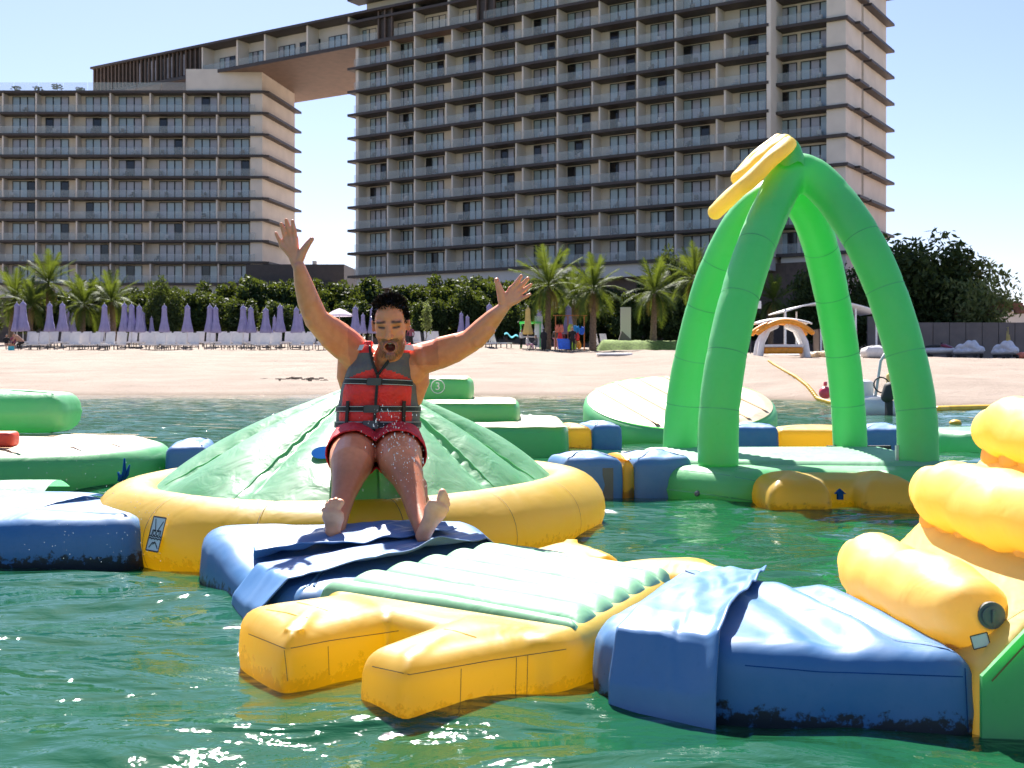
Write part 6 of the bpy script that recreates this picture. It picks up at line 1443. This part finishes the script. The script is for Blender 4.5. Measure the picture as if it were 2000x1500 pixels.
for i, (px, D, rz, lab) in enumerate(((1893, 98, 2.2, 'jet ski under a white cover, left of the two covered ones'), (1964, 96, 1.9, 'jet ski under a white cover at the right edge of the beach'))):
    t = thing('covered_jet_ski', lab, 'jet ski', BD(px, D), rz, 'covered jet skis'); me = remesh(jetski_body(None, True), .05, 4); co = coords(me); co[:, 2] += .05 * np.sin(co[:, 0] * 9 + 2 * co[:, 1]) * (co[:, 2] > .5); set_coords(me, co); obj('cover', me, t, M['tarp'])
    m_ = MB(); m_.b2(-1.1, 1.1, -.34, -.26, .12, .34); m_.b2(-1.1, 1.1, .26, .34, .12, .34); obj('trolley', m_.mesh(), t, M['metal'])
    for x in (-.8, .7):
        for y in (-.45, .45): m_ = MB(); m_.tube([(x, y - .05, .15), (x, y + .05, .15)], .15, 12); obj('wheel', m_.mesh(), t, M['dark'])
v, f = rbox_mesh(0, 0, .9, .7, 0, .5, .2, 0, 60, .05, inner=6); solo('beach_bag', mesh_from(v + np.array(BD(1998, 97)), f), M['coral'], 'coral inflatable bag at the right edge beside the covered jet ski', 'bag')
# small boat, buoys, boom, float line
t = thing('tender_boat', 'small white boat with outboard engine and steering frame behind the arch legs', 'boat', (6.75, 22, 0)); m_ = MB(); m_.tube([(6.6, 21.5, .12), (6.6, 22.5, .14), (6.75, 23.6, .2), (6.95, 24.1, .3)], [(.42, .2), (.5, .26), (.4, .24), (.08, .08)], 18, up=(0, 0, 1)); obj('hull', m_.mesh(smooth=True), t, M['white'], world_coords=True)
v, f = rbox_mesh(6.45, 22.0, .35, .4, .25, .62, .06, .2, 60, .02, inner=5); obj('console', mesh_from(v, f), t, M['offwhite'], world_coords=True)
for dy in (0, .5): m_ = MB(); m_.tube([P(1706, 795, 21.7 + dy), P(1712, 760, 21.7 + dy), P(1720, 705, 21.7 + dy), P(1728, 692, 21.7 + dy), P(1738, 690, 21.7 + dy), P(1742, 700, 21.7 + dy)], .028, 8); obj('frame_tube', m_.mesh(smooth=True), t, M['pole'], world_coords=True)
m_ = MB(); c = P(1722, 752, 21.6); m_.tube([c + Vector((.14 * math.cos(a), .05 * math.sin(a), .14 * math.sin(a))) for a in np.linspace(0, 6.283, 25)[:-1]], .014, 6, closed=True); obj('wheel', m_.mesh(), t, M['dark'], world_coords=True)
m_ = MB(); m_.capsule([P(1733, 775, 21.2), P(1737, 757, 21.2)], [(.11, .14), (.1, .13)], 14); obj('engine_cowl', m_.mesh(smooth=True), t, M['dark'], world_coords=True); m_ = MB(); m_.box(P(1736, 795, 21.2), (.1, .14, .38)); obj('engine_leg', m_.mesh(), t, M['dark'], world_coords=True)
m_ = MB(); m_.capsule([P(1737, 735, 21.9), P(1740, 748, 21.9)], [.06, .09], 10); obj('yellow_bag', m_.mesh(smooth=True), t, M['canary'], world_coords=True)
m_ = MB(); p = P(1612, 767, 26); m_.ball(p, .14, None, 20, 12); m_.tube([p + Vector((0, 0, .15)), p + Vector((0, 0, .24))], .04, 8); solo('marker_buoy', m_.mesh(smooth=True), M['buoy'], 'round pinkish-red buoy at the water edge seen through the arch', 'buoy')
for i, (px, py) in enumerate(((1703, 808), (1733, 806), (1866, 829))): m_ = MB(); p = G(px, py); m_.ball(p + Vector((0, 0, .02)), (.09, .09, .055), None, 14, 8); solo('small_float', m_.mesh(smooth=True), M['boom'], ['small amber float left of the outboard engine', 'small amber float under the outboard engine', 'lone small amber float between the arch and climbing wall'][i], 'float')
t = thing('floating_boom', 'segmented amber floating boom by the right shore', 'boom', (9.2, 24.5, 0)); q = [G(1832, 803, .0), G(1850, 802, .0), G(1960, 799), G(2080, 797)]
for a, c in zip(q[:-1], q[1:]): m_ = MB(); d = (c - a) * .02; m_.capsule([a + d + Vector((0, 0, .03)), c - d + Vector((0, 0, .03))], .075, 10); obj('segment', m_.mesh(smooth=True), t, M['boom'], world_coords=True)
t = thing('float_line', 'amber rope of small floats running from the sand into the water', 'rope', B(1500, 706)); a, c = B(1500, 706), G(1626, 792); m_ = MB(); pts = []
for i in range(71):
    s = i / 70; x = a.x + (c.x - a.x) * s; y = a.y + (c.y - a.y) * s; z = max(float(ground_z(x, y)), .0) + .06; pts.append(Vector((x, y, z)))
m_.tube(pts, .018, 6); obj('rope', m_.mesh(), t, M['rope'], world_coords=True)
BM_ = MB(); BM_.ball((0, 0, 0), (.07, .07, .05), None, 10, 6); BDM = BM_.mesh(smooth=True); BDM.materials.append(M['boom']); r0 = Vector(t.location)
for i in range(60):
    s = ((i + .5) / 60) ** .75; j = s * 70; k0 = int(j); p = pts[k0].lerp(pts[min(k0 + 1, 70)], j - k0); obj('bead', BDM, t, None, p - r0)
# line of dry weed on the sand
m_ = MB(); rb = random.Random(9)
for i in range(40): p = B(rb.gauss(595, 34), 741 + rb.gauss(0, 1.6)); m_.box(p + Vector((0, 0, .02)), (rb.uniform(.08, .3), rb.uniform(.03, .08), rb.uniform(.02, .05)), rb.uniform(0, 3))
o = obj('dry_seaweed', m_.mesh(), None, M['bark']); setp(o, 'thin dark line of dry seaweed on the wet sand', 'seaweed', None, 'stuff')
